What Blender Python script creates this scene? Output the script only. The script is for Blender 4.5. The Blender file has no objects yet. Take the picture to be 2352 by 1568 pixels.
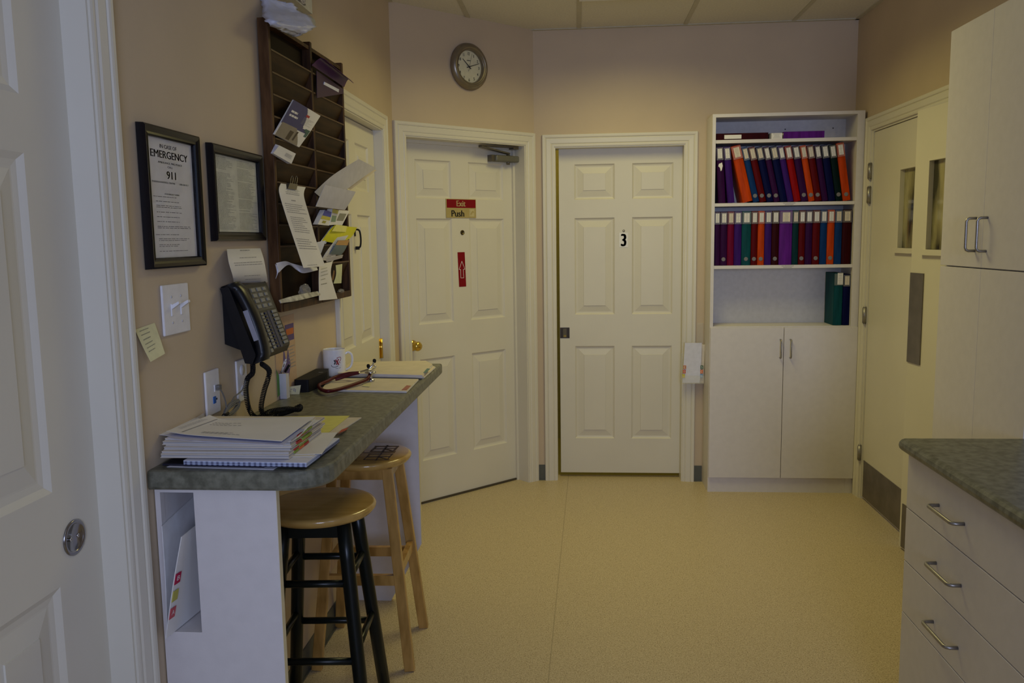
import bpy, math, random
from mathutils import Vector, Matrix
random.seed(7)
PI=math.pi
S=bpy.context.scene; COL=S.collection
def V(*a): return Vector(a)

# ------------------------------------------------------------------ camera
F=1920.0; YAW,PITCH,ROLL=0.0794,0.12256,-0.01472; EYE=V(0,0,1.50)
fw=V(-math.sin(YAW)*math.cos(PITCH),math.cos(YAW)*math.cos(PITCH),-math.sin(PITCH))
r0=V(math.cos(YAW),math.sin(YAW),0); u0=r0.cross(fw)
RT=math.cos(ROLL)*r0+math.sin(ROLL)*u0; UP=-math.sin(ROLL)*r0+math.cos(ROLL)*u0
cam=bpy.data.cameras.new('camera'); co=bpy.data.objects.new('camera',cam); COL.objects.link(co)
cam.sensor_width=36; cam.lens=F/2352*36; cam.clip_start=.02; cam.clip_end=60
M=Matrix.Identity(4)
for i in range(3):
    M[i][0]=RT[i]; M[i][1]=UP[i]; M[i][2]=-fw[i]; M[i][3]=EYE[i]
co.matrix_world=M; S.camera=co
def at(px,py,ax,c):
    """point of the room seen at a photo position, on the plane x, y or z = c"""
    d=(px-1176)*RT-(py-784)*UP+F*fw; t=(c-EYE[ax])/d[ax]; return EYE+t*d
def AX(px,py,c): return at(px,py,0,c)
def AY(px,py,c): return at(px,py,1,c)
def AZ(px,py,c): return at(px,py,2,c)

# ------------------------------------------------------------------ world, light, exposure
S.view_settings.view_transform='Standard'; S.view_settings.look='None'
S.view_settings.gamma=1; S.view_settings.use_curve_mapping=False
S.view_settings.exposure=0.0
w=bpy.data.worlds.new('world'); S.world=w; w.use_nodes=True
w.node_tree.nodes['Background'].inputs[0].default_value=(.55,.68,1,1)
w.node_tree.nodes['Background'].inputs[1].default_value=.6
def area(name,loc,rot,sx,sy,power,col,spread=180):
    l=bpy.data.lights.new(name,'AREA'); l.shape='RECTANGLE'; l.size=sx; l.size_y=sy; l.energy=power; l.color=col; l.spread=math.radians(spread)
    o=bpy.data.objects.new(name,l); o.location=loc; o.rotation_euler=rot; COL.objects.link(o); return o
area('troffer_lamp',(.31,3.86,2.672),(0,0,0),.54,1.12,14.6,(1,.88,.35),157) #L0
area('troffer_lamp',(.31,.20,2.672),(0,0,0),.54,1.12,.8,(.7,.85,1),164) #L1
area('cool_light',(.55,-2.08,1.62),(math.radians(90),0,0),1.1,1.1,24,(.575,.667,1),110) #L2 daylight through the rear window
area('cool_light',(1.57,-.75,1.62),(0,math.radians(90),0),1.1,1.0,7.7,(.36,.56,1)) #L3 blue fill for the left wall, from an added unseen window

# ------------------------------------------------------------------ materials
MATS={}
def mat(name,col,rough=.5,metal=0,noise=None,bump=None,spec=.5,trans=0,coat=0,ior=1.45,alpha=1):
    if name in MATS: return MATS[name]
    m=bpy.data.materials.new(name); m.use_nodes=True; nt=m.node_tree; b=nt.nodes['Principled BSDF']
    b.inputs['Base Color'].default_value=(*col,1); b.inputs['Roughness'].default_value=rough; b.inputs['Metallic'].default_value=metal
    b.inputs['Specular IOR Level'].default_value=spec; b.inputs['Transmission Weight'].default_value=trans; b.inputs['Coat Weight'].default_value=coat
    b.inputs['IOR'].default_value=ior; b.inputs['Alpha'].default_value=alpha
    tc=nt.nodes.new('ShaderNodeTexCoord')
    if noise is None and bump is None: noise=(40,.04)
    if noise:
        sc,am=noise[0],noise[1]; st=noise[2] if len(noise)>2 else (1,1,1); c2=noise[3] if len(noise)>3 else None
        mp=nt.nodes.new('ShaderNodeMapping'); mp.inputs['Scale'].default_value=st; nt.links.new(tc.outputs['Object'],mp.inputs[0])
        n=nt.nodes.new('ShaderNodeTexNoise'); n.inputs['Scale'].default_value=sc; n.inputs['Detail'].default_value=5; nt.links.new(mp.outputs[0],n.inputs['Vector'])
        r=nt.nodes.new('ShaderNodeValToRGB'); e=r.color_ramp.elements
        a=tuple(max(0,c*(1-am)) for c in col); z=c2 if c2 else tuple(min(1,c*(1+am)) for c in col)
        e[0].position=.35; e[0].color=(*a,1); e[1].position=.65; e[1].color=(*z,1)
        nt.links.new(n.outputs[0],r.inputs[0]); nt.links.new(r.outputs[0],b.inputs['Base Color'])
    if bump:
        n2=nt.nodes.new('ShaderNodeTexNoise'); n2.inputs['Scale'].default_value=bump[0]; n2.inputs['Detail'].default_value=3
        mp=nt.nodes.new('ShaderNodeMapping'); mp.inputs['Scale'].default_value=bump[2] if len(bump)>2 else (1,1,1)
        nt.links.new(tc.outputs['Object'],mp.inputs[0]); nt.links.new(mp.outputs[0],n2.inputs['Vector'])
        bp=nt.nodes.new('ShaderNodeBump'); bp.inputs['Strength'].default_value=bump[1]; bp.inputs['Distance'].default_value=.002
        nt.links.new(n2.outputs[0],bp.inputs['Height']); nt.links.new(bp.outputs[0],b.inputs['Normal'])
    MATS[name]=m; return m
WALL=mat('wall_paint',(.575,.46,.325),.6,bump=(260,.12),noise=(3,.03))
TRIM=mat('trim_paint',(.70,.665,.57),.38,bump=(60,.03),noise=(2,.02))
DOOR=mat('door_paint',(.70,.665,.57),.42,bump=(14,.10,(9,9,1)),noise=(3,.02))
WHITE=mat('white_melamine',(.70,.665,.66),.45,bump=(300,.08),noise=(30,.02))
EDGEB=mat('edge_banding',(.66,.60,.42),.5)
LAM=mat('green_laminate',(.135,.135,.098),.38,noise=(48,.25,(1,1,1),(.205,.205,.155)),spec=.4)
BASEM=mat('grey_vinyl_base',(.10,.105,.09),.5)
BLACK=mat('black_plastic',(.006,.007,.010),.33,spec=.35)
BLACKM=mat('black_matte',(.008,.008,.010),.6,spec=.25)
FRAME=mat('black_lacquer',(.003,.003,.006),.25,spec=.4)
STEEL=mat('brushed_steel',(.34,.325,.31),.42,.9,noise=(30,.1,(1,1,12)))
DULLST=mat('kickplate_steel',(.20,.18,.17),.5,.7,noise=(12,.12))
DARKM=mat('bronze_metal',(.16,.145,.12),.4,.7)
BRASS=mat('brass',(.75,.52,.12),.15,1)
CHROME=mat('chrome',(.6,.6,.62),.12,1)
PAPER=mat('paper_white',(.80,.78,.76),.7,noise=(8,.03))
PAPERB=mat('paper_cool',(.74,.75,.86),.7)
MANILA=mat('manila_card',(.72,.64,.52),.6,noise=(20,.05))
INK=mat('black_ink',(.03,.03,.035),.6)
GREYINK=mat('grey_ink',(.36,.35,.35),.6)
YEL=mat('yellow_paper',(.80,.76,.20),.6)
LIME=mat('highlighter_yellow',(.74,.70,.02),.5)
NOTE=mat('pale_yellow_note',(.72,.69,.42),.6)
GOLD=mat('gold_plate',(.52,.42,.18),.35,.3)
RED=mat('sign_red',(.22,.004,.010),.5,spec=.2)
WCARD=mat('white_card',(.80,.79,.80),.5)
PLATE=mat('white_plastic',(.78,.77,.80),.35)
DWOOD=mat('walnut_wood',(.034,.013,.004),.5,spec=.22,noise=(6,.35,(6,6,1),(.09,.040,.013)))
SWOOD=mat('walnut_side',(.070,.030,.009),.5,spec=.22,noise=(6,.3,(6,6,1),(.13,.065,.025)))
PINE=mat('varnished_pine',(.40,.22,.050),.3,noise=(7,.2,(5,5,1),(.50,.29,.08)),coat=.4)
SEATW=mat('varnished_seat',(.46,.28,.075),.2,noise=(5,.12,(1,6,1),(.52,.33,.10)),coat=.5)
GREENP=mat('black_green_paint',(.003,.006,.006),.3,spec=.35)
MAROON=mat('maroon_rubber',(.075,.004,.008),.4,spec=.3)
PURP=mat('purple_plastic',(.060,.008,.075),.4,spec=.3)
MUG=mat('glazed_ceramic',(.80,.80,.82),.12,coat=.4)
SILV=mat('grey_cable',(.17,.165,.16),.5)
GLASS=mat('clear_glass',(1,1,1),.02,trans=1,ior=1.1)
OLIVE=mat('olive_wall_paint',(.42,.34,.05),.6)

def floor_mat():
    m=bpy.data.materials.new('speckled_vinyl'); m.use_nodes=True; nt=m.node_tree; b=nt.nodes['Principled BSDF']; L=nt.links
    tc=nt.nodes.new('ShaderNodeTexCoord')
    n=nt.nodes.new('ShaderNodeTexNoise'); n.inputs['Scale'].default_value=230; n.inputs['Detail'].default_value=3; L.new(tc.outputs['Object'],n.inputs['Vector'])
    r=nt.nodes.new('ShaderNodeValToRGB'); e=r.color_ramp.elements
    e[0].position=.32; e[0].color=(.30,.22,.12,1); e[1].position=.44; e[1].color=(.53,.43,.265,1)
    x=e.new(.58); x.color=(.58,.475,.30,1); x=e.new(.70); x.color=(.72,.62,.44,1)
    L.new(n.outputs[0],r.inputs[0])
    # welded seam of the vinyl sheets
    a=AZ(1190,1120,0); c=AZ(1060,1560,0); d=(c-a); nx,ny=-d.y,d.x; q=math.hypot(nx,ny); nx/=q; ny/=q
    dp=nt.nodes.new('ShaderNodeVectorMath'); dp.operation='DOT_PRODUCT'; dp.inputs[1].default_value=(nx,ny,0); L.new(tc.outputs['Object'],dp.inputs[0])
    s1=nt.nodes.new('ShaderNodeMath'); s1.operation='SUBTRACT'; s1.inputs[1].default_value=nx*a.x+ny*a.y; L.new(dp.outputs['Value'],s1.inputs[0])
    s2=nt.nodes.new('ShaderNodeMath'); s2.operation='ABSOLUTE'; L.new(s1.outputs[0],s2.inputs[0])
    s3=nt.nodes.new('ShaderNodeMath'); s3.operation='LESS_THAN'; s3.inputs[1].default_value=.0022; L.new(s2.outputs[0],s3.inputs[0])
    s4=nt.nodes.new('ShaderNodeMath'); s4.operation='MULTIPLY'; s4.inputs[1].default_value=.55; L.new(s3.outputs[0],s4.inputs[0])
    mx=nt.nodes.new('ShaderNodeMix'); mx.data_type='RGBA'; mx.inputs['B'].default_value=(.30,.24,.14,1)
    L.new(s4.outputs[0],mx.inputs['Factor']); L.new(r.outputs[0],mx.inputs['A']); L.new(mx.outputs['Result'],b.inputs['Base Color'])
    b.inputs['Roughness'].default_value=.42; b.inputs['Specular IOR Level'].default_value=.35
    return m
def ceil_mat():
    return mat('ceiling_tile',(.70,.66,.56),.8,bump=(120,.4),noise=(90,.05))
def obscure_glass():
    m=mat('patterned_glass',(.16,.15,.075),.12,noise=(14,.75,(1,1,.22),(.42,.38,.20)),bump=(16,1.0,(1,1,.3)),coat=.5)  # yellow light from the room behind is painted into the mottled pane colour
    return m

# ------------------------------------------------------------------ mesh builder
class B:
    def __init__(s): s.v=[]; s.f=[]; s.m=[]; s.s=[]
    def add(s,vs,fs,mi=0,smooth=False):
        o=len(s.v); s.v+= [Vector(p) for p in vs]
        for f in fs: s.f.append([i+o for i in f]); s.m.append(mi); s.s.append(smooth)
        return s
    def box(s,x0,x1,y0,y1,z0,z1,mi=0,T=None):
        vs=[V(x,y,z) for x in (x0,x1) for y in (y0,y1) for z in (z0,z1)]
        if T: vs=[T@p for p in vs]
        return s.add(vs,[(0,1,3,2),(4,6,7,5),(0,4,5,1),(2,3,7,6),(0,2,6,4),(1,5,7,3)],mi)
    def bar(s,a,b,w,d,up=V(0,0,1),mi=0,w2=None,d2=None):
        a=Vector(a); b=Vector(b); t=(b-a).normalized(); x=t.cross(up); x=x.normalized() if x.length>1e-6 else V(1,0,0); y=t.cross(x)
        w2=w2 or w; d2=d2 or d
        vs=[a+x*i*w/2+y*j*d/2 for i,j in((-1,-1),(1,-1),(1,1),(-1,1))]+[b+x*i*w2/2+y*j*d2/2 for i,j in((-1,-1),(1,-1),(1,1),(-1,1))]
        return s.add(vs,[(0,1,2,3),(7,6,5,4),(0,4,5,1),(1,5,6,2),(2,6,7,3),(3,7,4,0)],mi)
    def prism(s,pts,vec,mi=0,smooth=False):
        n=len(pts); vec=Vector(vec); a=[Vector(p) for p in pts]
        s.add(a+[p+vec for p in a],[tuple(range(n))[::-1],tuple(range(n,2*n))],mi)
        s.add(a+[p+vec for p in a],[(i,(i+1)%n,(i+1)%n+n,i+n) for i in range(n)],mi,smooth); return s
    def lathe(s,prof,T=None,seg=32,mi=0,smooth=True):
        # prof: list of (radius, height); axis local z
        vs=[];fs=[]
        for r,h in prof:
            for k in range(seg): a=2*PI*k/seg; vs.append(V(r*math.cos(a),r*math.sin(a),h))
        for i in range(len(prof)-1):
            for k in range(seg):
                k2=(k+1)%seg; fs.append((i*seg+k,i*seg+k2,(i+1)*seg+k2,(i+1)*seg+k))
        if T: vs=[T@p for p in vs]
        return s.add(vs,fs,mi,smooth)
    def tube(s,pts,r,seg=8,mi=0,closed=False,r2=None):
        pts=[Vector(p) for p in pts]; n=len(pts); vs=[];fs=[]; x=None
        for i,p in enumerate(pts):
            t=(pts[min(i+1,n-1)]-pts[max(i-1,0)]); t=t.normalized() if t.length>1e-9 else V(0,0,1)
            if x is None:
                x=t.cross(V(0,0,1)); x=x if x.length>1e-3 else t.cross(V(1,0,0)); x.normalize()
            x=(x-t*x.dot(t)).normalized(); y=t.cross(x); rr=r if r2 is None else r+(r2-r)*i/(n-1)
            for k in range(seg): a=2*PI*k/seg; vs.append(p+x*math.cos(a)*rr+y*math.sin(a)*rr)
        for i in range(n-1):
            for k in range(seg): k2=(k+1)%seg; fs.append((i*seg+k,i*seg+k2,(i+1)*seg+k2,(i+1)*seg+k))
        fs.append(tuple(range(seg))[::-1]); fs.append(tuple(range((n-1)*seg,n*seg)))
        return s.add(vs,fs,mi,True)
    def quad(s,a,b,c,d,mi=0): return s.add([a,b,c,d],[(0,1,2,3)],mi)
    def ribbon(s,rows,t=.0006,mi=0,nu=4,sub=4):
        g=grid(rows,nu,sub); n=len(g); m=nu+1
        top=[];bot=[]
        for i in range(n):
            for j in range(m):
                du=g[i][min(j+1,nu)]-g[i][max(j-1,0)]; dv=g[min(i+1,n-1)][j]-g[max(i-1,0)][j]; nn=du.cross(dv); nn=nn.normalized() if nn.length>1e-12 else V(0,0,1)
                top.append(g[i][j]+nn*t/2); bot.append(g[i][j]-nn*t/2)
        fs=[];N=n*m
        for i in range(n-1):
            for j in range(nu):
                a=i*m+j; fs.append((a,a+1,a+m+1,a+m)); fs.append((N+a,N+a+m,N+a+m+1,N+a+1))
        s.add(top+bot,fs,mi,True)
        ed=[]
        for i in range(n-1):
            a=i*m; ed.append((a,a+m,N+a+m,N+a)); a=i*m+nu; ed.append((a,N+a,N+a+m,a+m))
        for j in range(nu):
            a=j; ed.append((a,N+a,N+a+1,a+1)); a=(n-1)*m+j; ed.append((a,a+1,N+a+1,N+a))
        s.add(top+bot,ed,mi); return s
def cat(pts,sub):
    pts=[Vector(p) for p in pts]
    if len(pts)<3: 
        return [pts[0].lerp(pts[1],k/sub) for k in range(sub+1)]
    out=[]; n=len(pts)
    for i in range(n-1):
        p0=pts[max(i-1,0)];p1=pts[i];p2=pts[i+1];p3=pts[min(i+2,n-1)]
        for k in range(sub):
            t=k/sub; out.append(.5*((2*p1)+(-p0+p2)*t+(2*p0-5*p1+4*p2-p3)*t*t+(-p0+3*p1-3*p2+p3)*t**3))
    out.append(pts[-1]); return out
def grid(rows,nu,sub):
    Ls=cat([r[0] for r in rows],sub); Rs=cat([r[1] for r in rows],sub)
    return [[l.lerp(r,j/nu) for j in range(nu+1)] for l,r in zip(Ls,Rs)]
ROOTM={}
def build(name,b,mats,parent=None,world=False,bevel=0,seg=2,label=None):
    if not isinstance(mats,(list,tuple)): mats=[mats]
    vs=b.v
    me=bpy.data.meshes.new(name); o=bpy.data.objects.new(name,me); COL.objects.link(o)
    if parent:
        o.parent=parent; mm=Matrix.Identity(4)
        if world: inv=ROOTM[parent.name].inverted(); vs=[inv@p for p in vs]
        ROOTM[o.name]=ROOTM[parent.name]
    else:
        c=V((min(p.x for p in vs)+max(p.x for p in vs))/2,(min(p.y for p in vs)+max(p.y for p in vs))/2,min(p.z for p in vs))
        vs=[p-c for p in vs]; o.location=c; ROOTM[o.name]=Matrix.Translation(c)
    me.from_pydata([tuple(p) for p in vs],[],b.f)
    for m in mats: me.materials.append(m)
    for p,mi,sm in zip(me.polygons,b.m,b.s): p.material_index=mi; p.use_smooth=sm
    me.update()
    if bevel:
        md=o.modifiers.new('bevel','BEVEL'); md.width=bevel; md.segments=seg; md.limit_method='ANGLE'; md.angle_limit=math.radians(50)
    if label: o['label']=label
    return o
def tag(o,label,cat,group=None):
    o['label']=label; o['category']=cat
    if group: o['group']=group
    return o
def thing(name,label,cat,loc=(0,0,0),rz=0,group=None,kind=None):
    o=bpy.data.objects.new(name,None); COL.objects.link(o); o.location=loc; o.rotation_euler=(0,0,rz); o.empty_display_size=.05
    ROOTM[o.name]=Matrix.Translation(loc)@Matrix.Rotation(rz,4,'Z')
    if kind: o['kind']=kind; o['label']=label
    else: tag(o,label,cat,group)
    return o
def struct(name,b,mats,label=None):
    o=build(name,b,mats); o['kind']='structure'
    if label: o['label']=label
    return o
def copytree(o,loc,rz=None,label=None,group=None):
    r=o.copy(); COL.objects.link(r); r.location=loc
    if rz is not None: r.rotation_euler=(0,0,rz)
    if label: r['label']=label
    if group: r['group']=group
    for ch in list(o.children):
        c=ch.copy(); COL.objects.link(c); c.parent=r
        for g in list(ch.children): d=g.copy(); COL.objects.link(d); d.parent=c
    return r
def text_mesh(s,P,U,W,mats_b,mi=0,bold=0.0,off=0):
    """lettering s fitted to the parallelogram P + U (width) + W (height)"""
    cu=bpy.data.curves.new('lettering','FONT'); cu.body=s; cu.size=1; cu.resolution_u=3; cu.fill_mode='FRONT'
    o=bpy.data.objects.new('lettering',cu); COL.objects.link(o); bpy.context.view_layer.update()
    ev=o.evaluated_get(bpy.context.evaluated_depsgraph_get()); me=ev.to_mesh()
    vs=[v.co.copy() for v in me.vertices]; fs=[tuple(p.vertices) for p in me.polygons]
    ev.to_mesh_clear(); bpy.data.objects.remove(o); bpy.data.curves.remove(cu)
    x0=min(v.x for v in vs);x1=max(v.x for v in vs);y0=min(v.y for v in vs);y1=max(v.y for v in vs)
    P=Vector(P);U=Vector(U);W=Vector(W); n=U.cross(W).normalized()*off
    q=U.normalized()*W.length*bold; U=U-2*q*(1 if bold else 0); P=P+q
    for k in ((-1,-.66,-.33,0,.33,.66,1) if bold else (0,)):
        mats_b.add([P+q*k+U*((v.x-x0)/(x1-x0))+W*((v.y-y0)/(y1-y0))+n for v in vs],fs,mi)
def scribble(b,P,U,W,rng,lines,left=0,right=1,mi=0,th=.35,skip=0,off=.0004,centre=False):
    """rows of short dashes like fine print on the parallelogram P (top left) + U (across) + W (down)"""
    P=Vector(P);U=Vector(U);W=Vector(W); n=W.cross(U).normalized()*off
    for i in range(lines):
        if rng.random()<skip: continue
        v0=(i+.3)/lines; v1=v0+th/lines
        x=left; end=left+(right-left)*rng.uniform(.55,1)
        if centre: d=(right-end)/2; x+=d; end+=d
        while x<end-.01:
            l=min(rng.uniform(.02,.09),end-x)
            b.quad(P+U*x+W*v1+n,P+U*(x+l)+W*v1+n,P+U*(x+l)+W*v0+n,P+U*x+W*v0+n,mi); x+=l+rng.uniform(.008,.02)
def on_ribbon(rows,nu,sub,b,rects,mi=0,off=.0006,sgn=1):
    g=grid(rows,nu,sub); n=len(g)-1
    def P(u,v):
        i=min(int(v*n),n-1); t=v*n-i; j=min(int(u*nu),nu-1); q=u*nu-j
        a=g[i][j].lerp(g[i][j+1],q); c=g[i+1][j].lerp(g[i+1][j+1],q)
        nn=(g[i][j+1]-g[i][j]).cross(g[i+1][j]-g[i][j]).normalized()
        return a.lerp(c,t)+nn*off*sgn
    for u0_,u1_,v0_,v1_ in rects: b.quad(P(u0_,v0_),P(u1_,v0_),P(u1_,v1_),P(u0_,v1_),mi)
def lines_rects(rng,v0,v1,n,l=.1,r=.9,th=.35,centre=False,mn=.5):
    out=[]
    for i in range(n):
        a=v0+(v1-v0)*(i+.3)/n; e=l+(r-l)*rng.uniform(mn,1); x=l
        if centre: d=(r-e)/2; x+=d; e+=d
        while x<e-.01:
            w_=min(rng.uniform(.03,.1),e-x); out.append((x,x+w_,a,a+(v1-v0)*th/n)); x+=w_+.012
    return out
def sweep(b,prof,path,T=None,mi=0):
    """casing: prof (outward offset, thickness); path (x0,x1,h): up, over, down; faces -y"""
    x0,x1,h=path; rows=[]
    for o,t in prof:
        rows.append([V(x0-o,-t,0),V(x0-o,-t,h+o),V(x1+o,-t,h+o),V(x1+o,-t,0)])
    for i in range(len(rows)-1):
        for k in range(3): b.quad(rows[i][k],rows[i][k+1],rows[i+1][k+1],rows[i+1][k],mi)
    for k in (0,3): b.add([r[k] for r in rows],[tuple(range(len(rows)))],mi)
    return b
CAS=[(0,0),(0,.009),(.006,.011),(.012,.0115),(.016,.009),(.022,.013),(.046,.015),(.050,.012),(.054,.0165),(.060,.018),(.069,.018),(.072,.014),(.072,0)]
def leaf_mesh(b,x0,x1,z0,z1,y,th,pans,mi=0,deep=.010,mw=.014,bev=.040):
    """six-panel door leaf; y is its front face, panels: (x0,x1,z0,z1)"""
    xs=sorted({x0,x1,*[p[0] for p in pans],*[p[1] for p in pans]}); zs=sorted({z0,z1,*[p[2] for p in pans],*[p[3] for p in pans]})
    for i in range(len(xs)-1):
        for j in range(len(zs)-1):
            cx=(xs[i]+xs[i+1])/2; cz=(zs[j]+zs[j+1])/2
            if any(p[0]<cx<p[1] and p[2]<cz<p[3] for p in pans): continue
            b.quad(V(xs[i],y,zs[j]),V(xs[i+1],y,zs[j]),V(xs[i+1],y,zs[j+1]),V(xs[i],y,zs[j+1]),mi)
    for p in pans:
        lv=[(0,0),(mw*.5,deep*.8),(mw,deep),(mw+.004,deep),(mw+bev,.0030),(mw+bev+.0012,.0)]
        loops=[[V(p[0]+i,y+d,p[2]+i),V(p[1]-i,y+d,p[2]+i),V(p[1]-i,y+d,p[3]-i),V(p[0]+i,y+d,p[3]-i)] for i,d in lv]
        for a,c in zip(loops,loops[1:]):
            for k in range(4): b.quad(a[k],a[(k+1)%4],c[(k+1)%4],c[k],mi)
        b.quad(*loops[-1],mi)
    Y=y+th
    b.quad(V(x0,Y,z0),V(x0,Y,z1),V(x1,Y,z1),V(x1,Y,z0),mi)
    b.quad(V(x0,y,z0),V(x0,y,z1),V(x0,Y,z1),V(x0,Y,z0),mi); b.quad(V(x1,y,z0),V(x1,Y,z0),V(x1,Y,z1),V(x1,y,z1),mi)
    b.quad(V(x0,y,z0),V(x0,Y,z0),V(x1,Y,z0),V(x1,y,z0),mi); b.quad(V(x0,y,z1),V(x1,y,z1),V(x1,Y,z1),V(x0,Y,z1),mi)
    return b
def pans6(xa,xb,xc,xd): return [(a,b_,z0,z1) for a,b_ in((xa,xb),(xc,xd)) for z0,z1 in((.248,.832),(1.028,1.617),(1.727,1.938))]
def handle(b,a,c,n,r=.0045,out=.032,mi=0):
    """wire pull between a and c standing out along n"""
    a=Vector(a);c=Vector(c);n=Vector(n).normalized(); d=(c-a).normalized(); q=.010
    pts=[a,a+n*(out-q)]+[a+n*out-n*q*math.cos(t)*1+d*(q-q*math.cos(t))*0+ (d*q*math.sin(t))*0 for t in ()]
    pts+= [a+n*(out-q*.3)+d*q*.3,a+n*out+d*q,c+n*out-d*q,c+n*(out-q*.3)-d*q*.3,c+n*(out-q),c]
    return b.tube(pts,r,8,mi)

# ================================================================== the room
XL,XR,YB,HC=-.955,1.60,5.08,2.71; YR=-2.2; s2=2**-.5
LW=dict(loc=(XL,0,0),rz=PI/2)      # local x runs along the wall to the right as one faces it, y goes into the wall
DW=dict(loc=(XL,4.38,0),rz=PI/4); BW=dict(loc=(0,YB,0),rz=0); RW=dict(loc=(XR,0,0),rz=-PI/2)
def wallbox(name,fr,x0,x1,holes,th=.12,h=HC):
    b=B(); cur=x0
    for a,c,z in holes:
        b.box(cur,a,0,th,0,h); b.box(a,c,0,th,z,h); cur=c
    b.box(cur,x1,0,th,0,h)
    T=Matrix.Translation(fr['loc'])@Matrix.Rotation(fr['rz'],4,'Z'); b.v=[T@p for p in b.v]
    return struct(name,b,WALL)
wallbox('wall_left',LW,YR,4.42,[(.83,1.63,2.04),(3.30,4.13,2.04)])
wallbox('wall_corner',DW,-.03,1.03,[(.075,.915,2.045)])
wallbox('wall_back',BW,-.31,XR+.05,[(-.135,.634,2.035)])
wallbox('wall_right',RW,-YB-.05,-YR,[(-4.78,-3.20,2.055),(.20,1.30,2.2)])
b=B(); b.box(XR,XR+.12,-1.30,-.20,0,1.05); struct('wall_right_sill',b,WALL)
# rear wall behind the photographer, with a window that lets the cool daylight in
b=B(); b.box(XL,.0,YR-.12,YR,0,HC); b.box(1.1,XR,YR-.12,YR,0,HC); b.box(0,1.1,YR-.12,YR,0,1.05); b.box(0,1.1,YR-.12,YR,2.2,HC); struct('wall_rear',b,WALL)
wn=thing('window_1','white framed window in the rear wall','',(.55,YR,1.05),0,kind='structure')
b=B()
for a in ((-.55,-.5,0,1.15),(.5,.55,0,1.15),(-.5,.5,0,.05),(-.5,.5,1.1,1.15),(-.02,.02,.05,1.1)): b.box(a[0],a[1],-.08,-.02,a[2],a[3])
build('window_frame',b,TRIM,wn); b=B(); b.box(-.5,.5,-.055,-.05,.05,1.1); build('glass',b,GLASS,wn)
wn=thing('added_window','added unseen white framed window on the right wall beside the photographer','',(XR,-.75,1.05),-PI/2,kind='structure')  # unseen window added to go with the blue fill light
b=B()
for a in ((-.55,-.5,0,1.15),(.5,.55,0,1.15),(-.5,.5,0,.05),(-.5,.5,1.1,1.15),(-.02,.02,.05,1.1)): b.box(a[0],a[1],.02,.08,a[2],a[3])
build('window_frame',b,TRIM,wn); b=B(); b.box(-.5,.5,.05,.055,.05,1.1); build('glass',b,GLASS,wn)
b=B(); b.box(XL-.3,XR+.3,YR-.12,YB+.12,-.06,0); struct('floor',b,floor_mat())
b=B(); b.box(XL-.3,XR+.3,YR-.12,YB+.12,HC,HC+.05)
ce=struct('ceiling',b,ceil_mat())
b=B(); gx=[.0155-.61*2+.61*i for i in range(6)]
for x in gx:
    if XL<x<XR: b.box(x-.012,x+.012,YR,YB,HC-.004,HC+.001)
for k in range(7):
    y=4.47-1.22*k+.61-.001
    if y>YR: b.box(XL,XR,y-.012,y+.012,HC-.0035,HC+.001)
b.box(-.25,XR,YB-.022,YB,HC-.006,HC); b.box(XL,XL+.022,YR,4.38,HC-.006,HC); b.box(XR-.022,XR,YR,YB,HC-.006,HC)
build('tile_grid',b,mat('grid_enamel',(.52,.48,.36),.5),ce,world=True)
# closet-like space behind the door left ajar
b=B(); b.box(-.8,1.3,YB+.12,YB+.14,2.2,2.4); b.box(-.9,1.4,YB+1.1,YB+1.15,0,2.5); b.box(-.9,-.85,YB+.12,YB+1.1,0,2.5); b.box(1.35,1.4,YB+.12,YB+1.1,0,2.5); b.box(-.9,1.4,YB+.12,YB+1.15,2.45,2.5)
struct('wall_beyond',b,OLIVE)
b=B(); b.box(-.85,1.35,YB+.12,YB+1.1,-.06,0); struct('floor_beyond',b,OLIVE)
area('room_beyond_lamp',(.2,YB+.65,2.40),(0,0,0),.6,.3,3,(1,.85,.4))
def baseb(name,fr,x0,x1):
    b=B(); b.box(x0,x1,-.004,0,.004,.098); b.box(x0,x1,-.010,0,0,.006)
    T=Matrix.Translation(fr['loc'])@Matrix.Rotation(fr['rz'],4,'Z'); b.v=[T@p for p in b.v]; return struct(name,b,BASEM)
baseb('baseboard_back',BW,-.25,-.208); baseb('baseboard_back_right',BW,.707,.754)
baseb('baseboard_left',LW,1.704,3.225); baseb('baseboard_right',RW,-3.127,-3.02); baseb('baseboard_rear',dict(loc=(0,YR,0),rz=PI),-XR,-XL)
# ceiling light troffers (source of the warm light)
def troffer(loc,label):
    t=thing('ceiling_light',label,'ceiling light',loc)
    b=B(); 
    for a in ((-.295,-.275,-.6,.6),(.275,.295,-.6,.6),(-.275,.275,-.6,-.575),(-.275,.275,.575,.6)): b.box(*a,-.012,-.001)
    build('frame',b,WCARD,t)
    b=B(); b.box(-.275,.275,-.575,.575,-.008,-.001); build('diffuser',b,mat('diffuser',(.9,.88,.8),.4),t); return t
troffer((.31,3.86,HC-.004),'recessed ceiling light above the middle of the room'); troffer((.31,.20,HC-.004),'recessed ceiling light above the photographer')

# ---------------------------------------------------------------- doors
def doorset(name,fr,x0,x1,h,rec,depth=.12,label='',clip=None):
    t=thing(name,label,'',fr['loc'],fr['rz'],kind='structure')
    b=sweep(B(),CAS,(x0,x1,h)); build('casing',b,TRIM,t)
    b=B(); b.box(x0,x0+.006,-.004,depth,0,h); b.box(x1-.006,x1,-.004,depth,0,h); b.box(x0+.006,x1-.006,-.004,depth,h-.006,h)
    build('jamb',b,TRIM,t); return t
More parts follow.
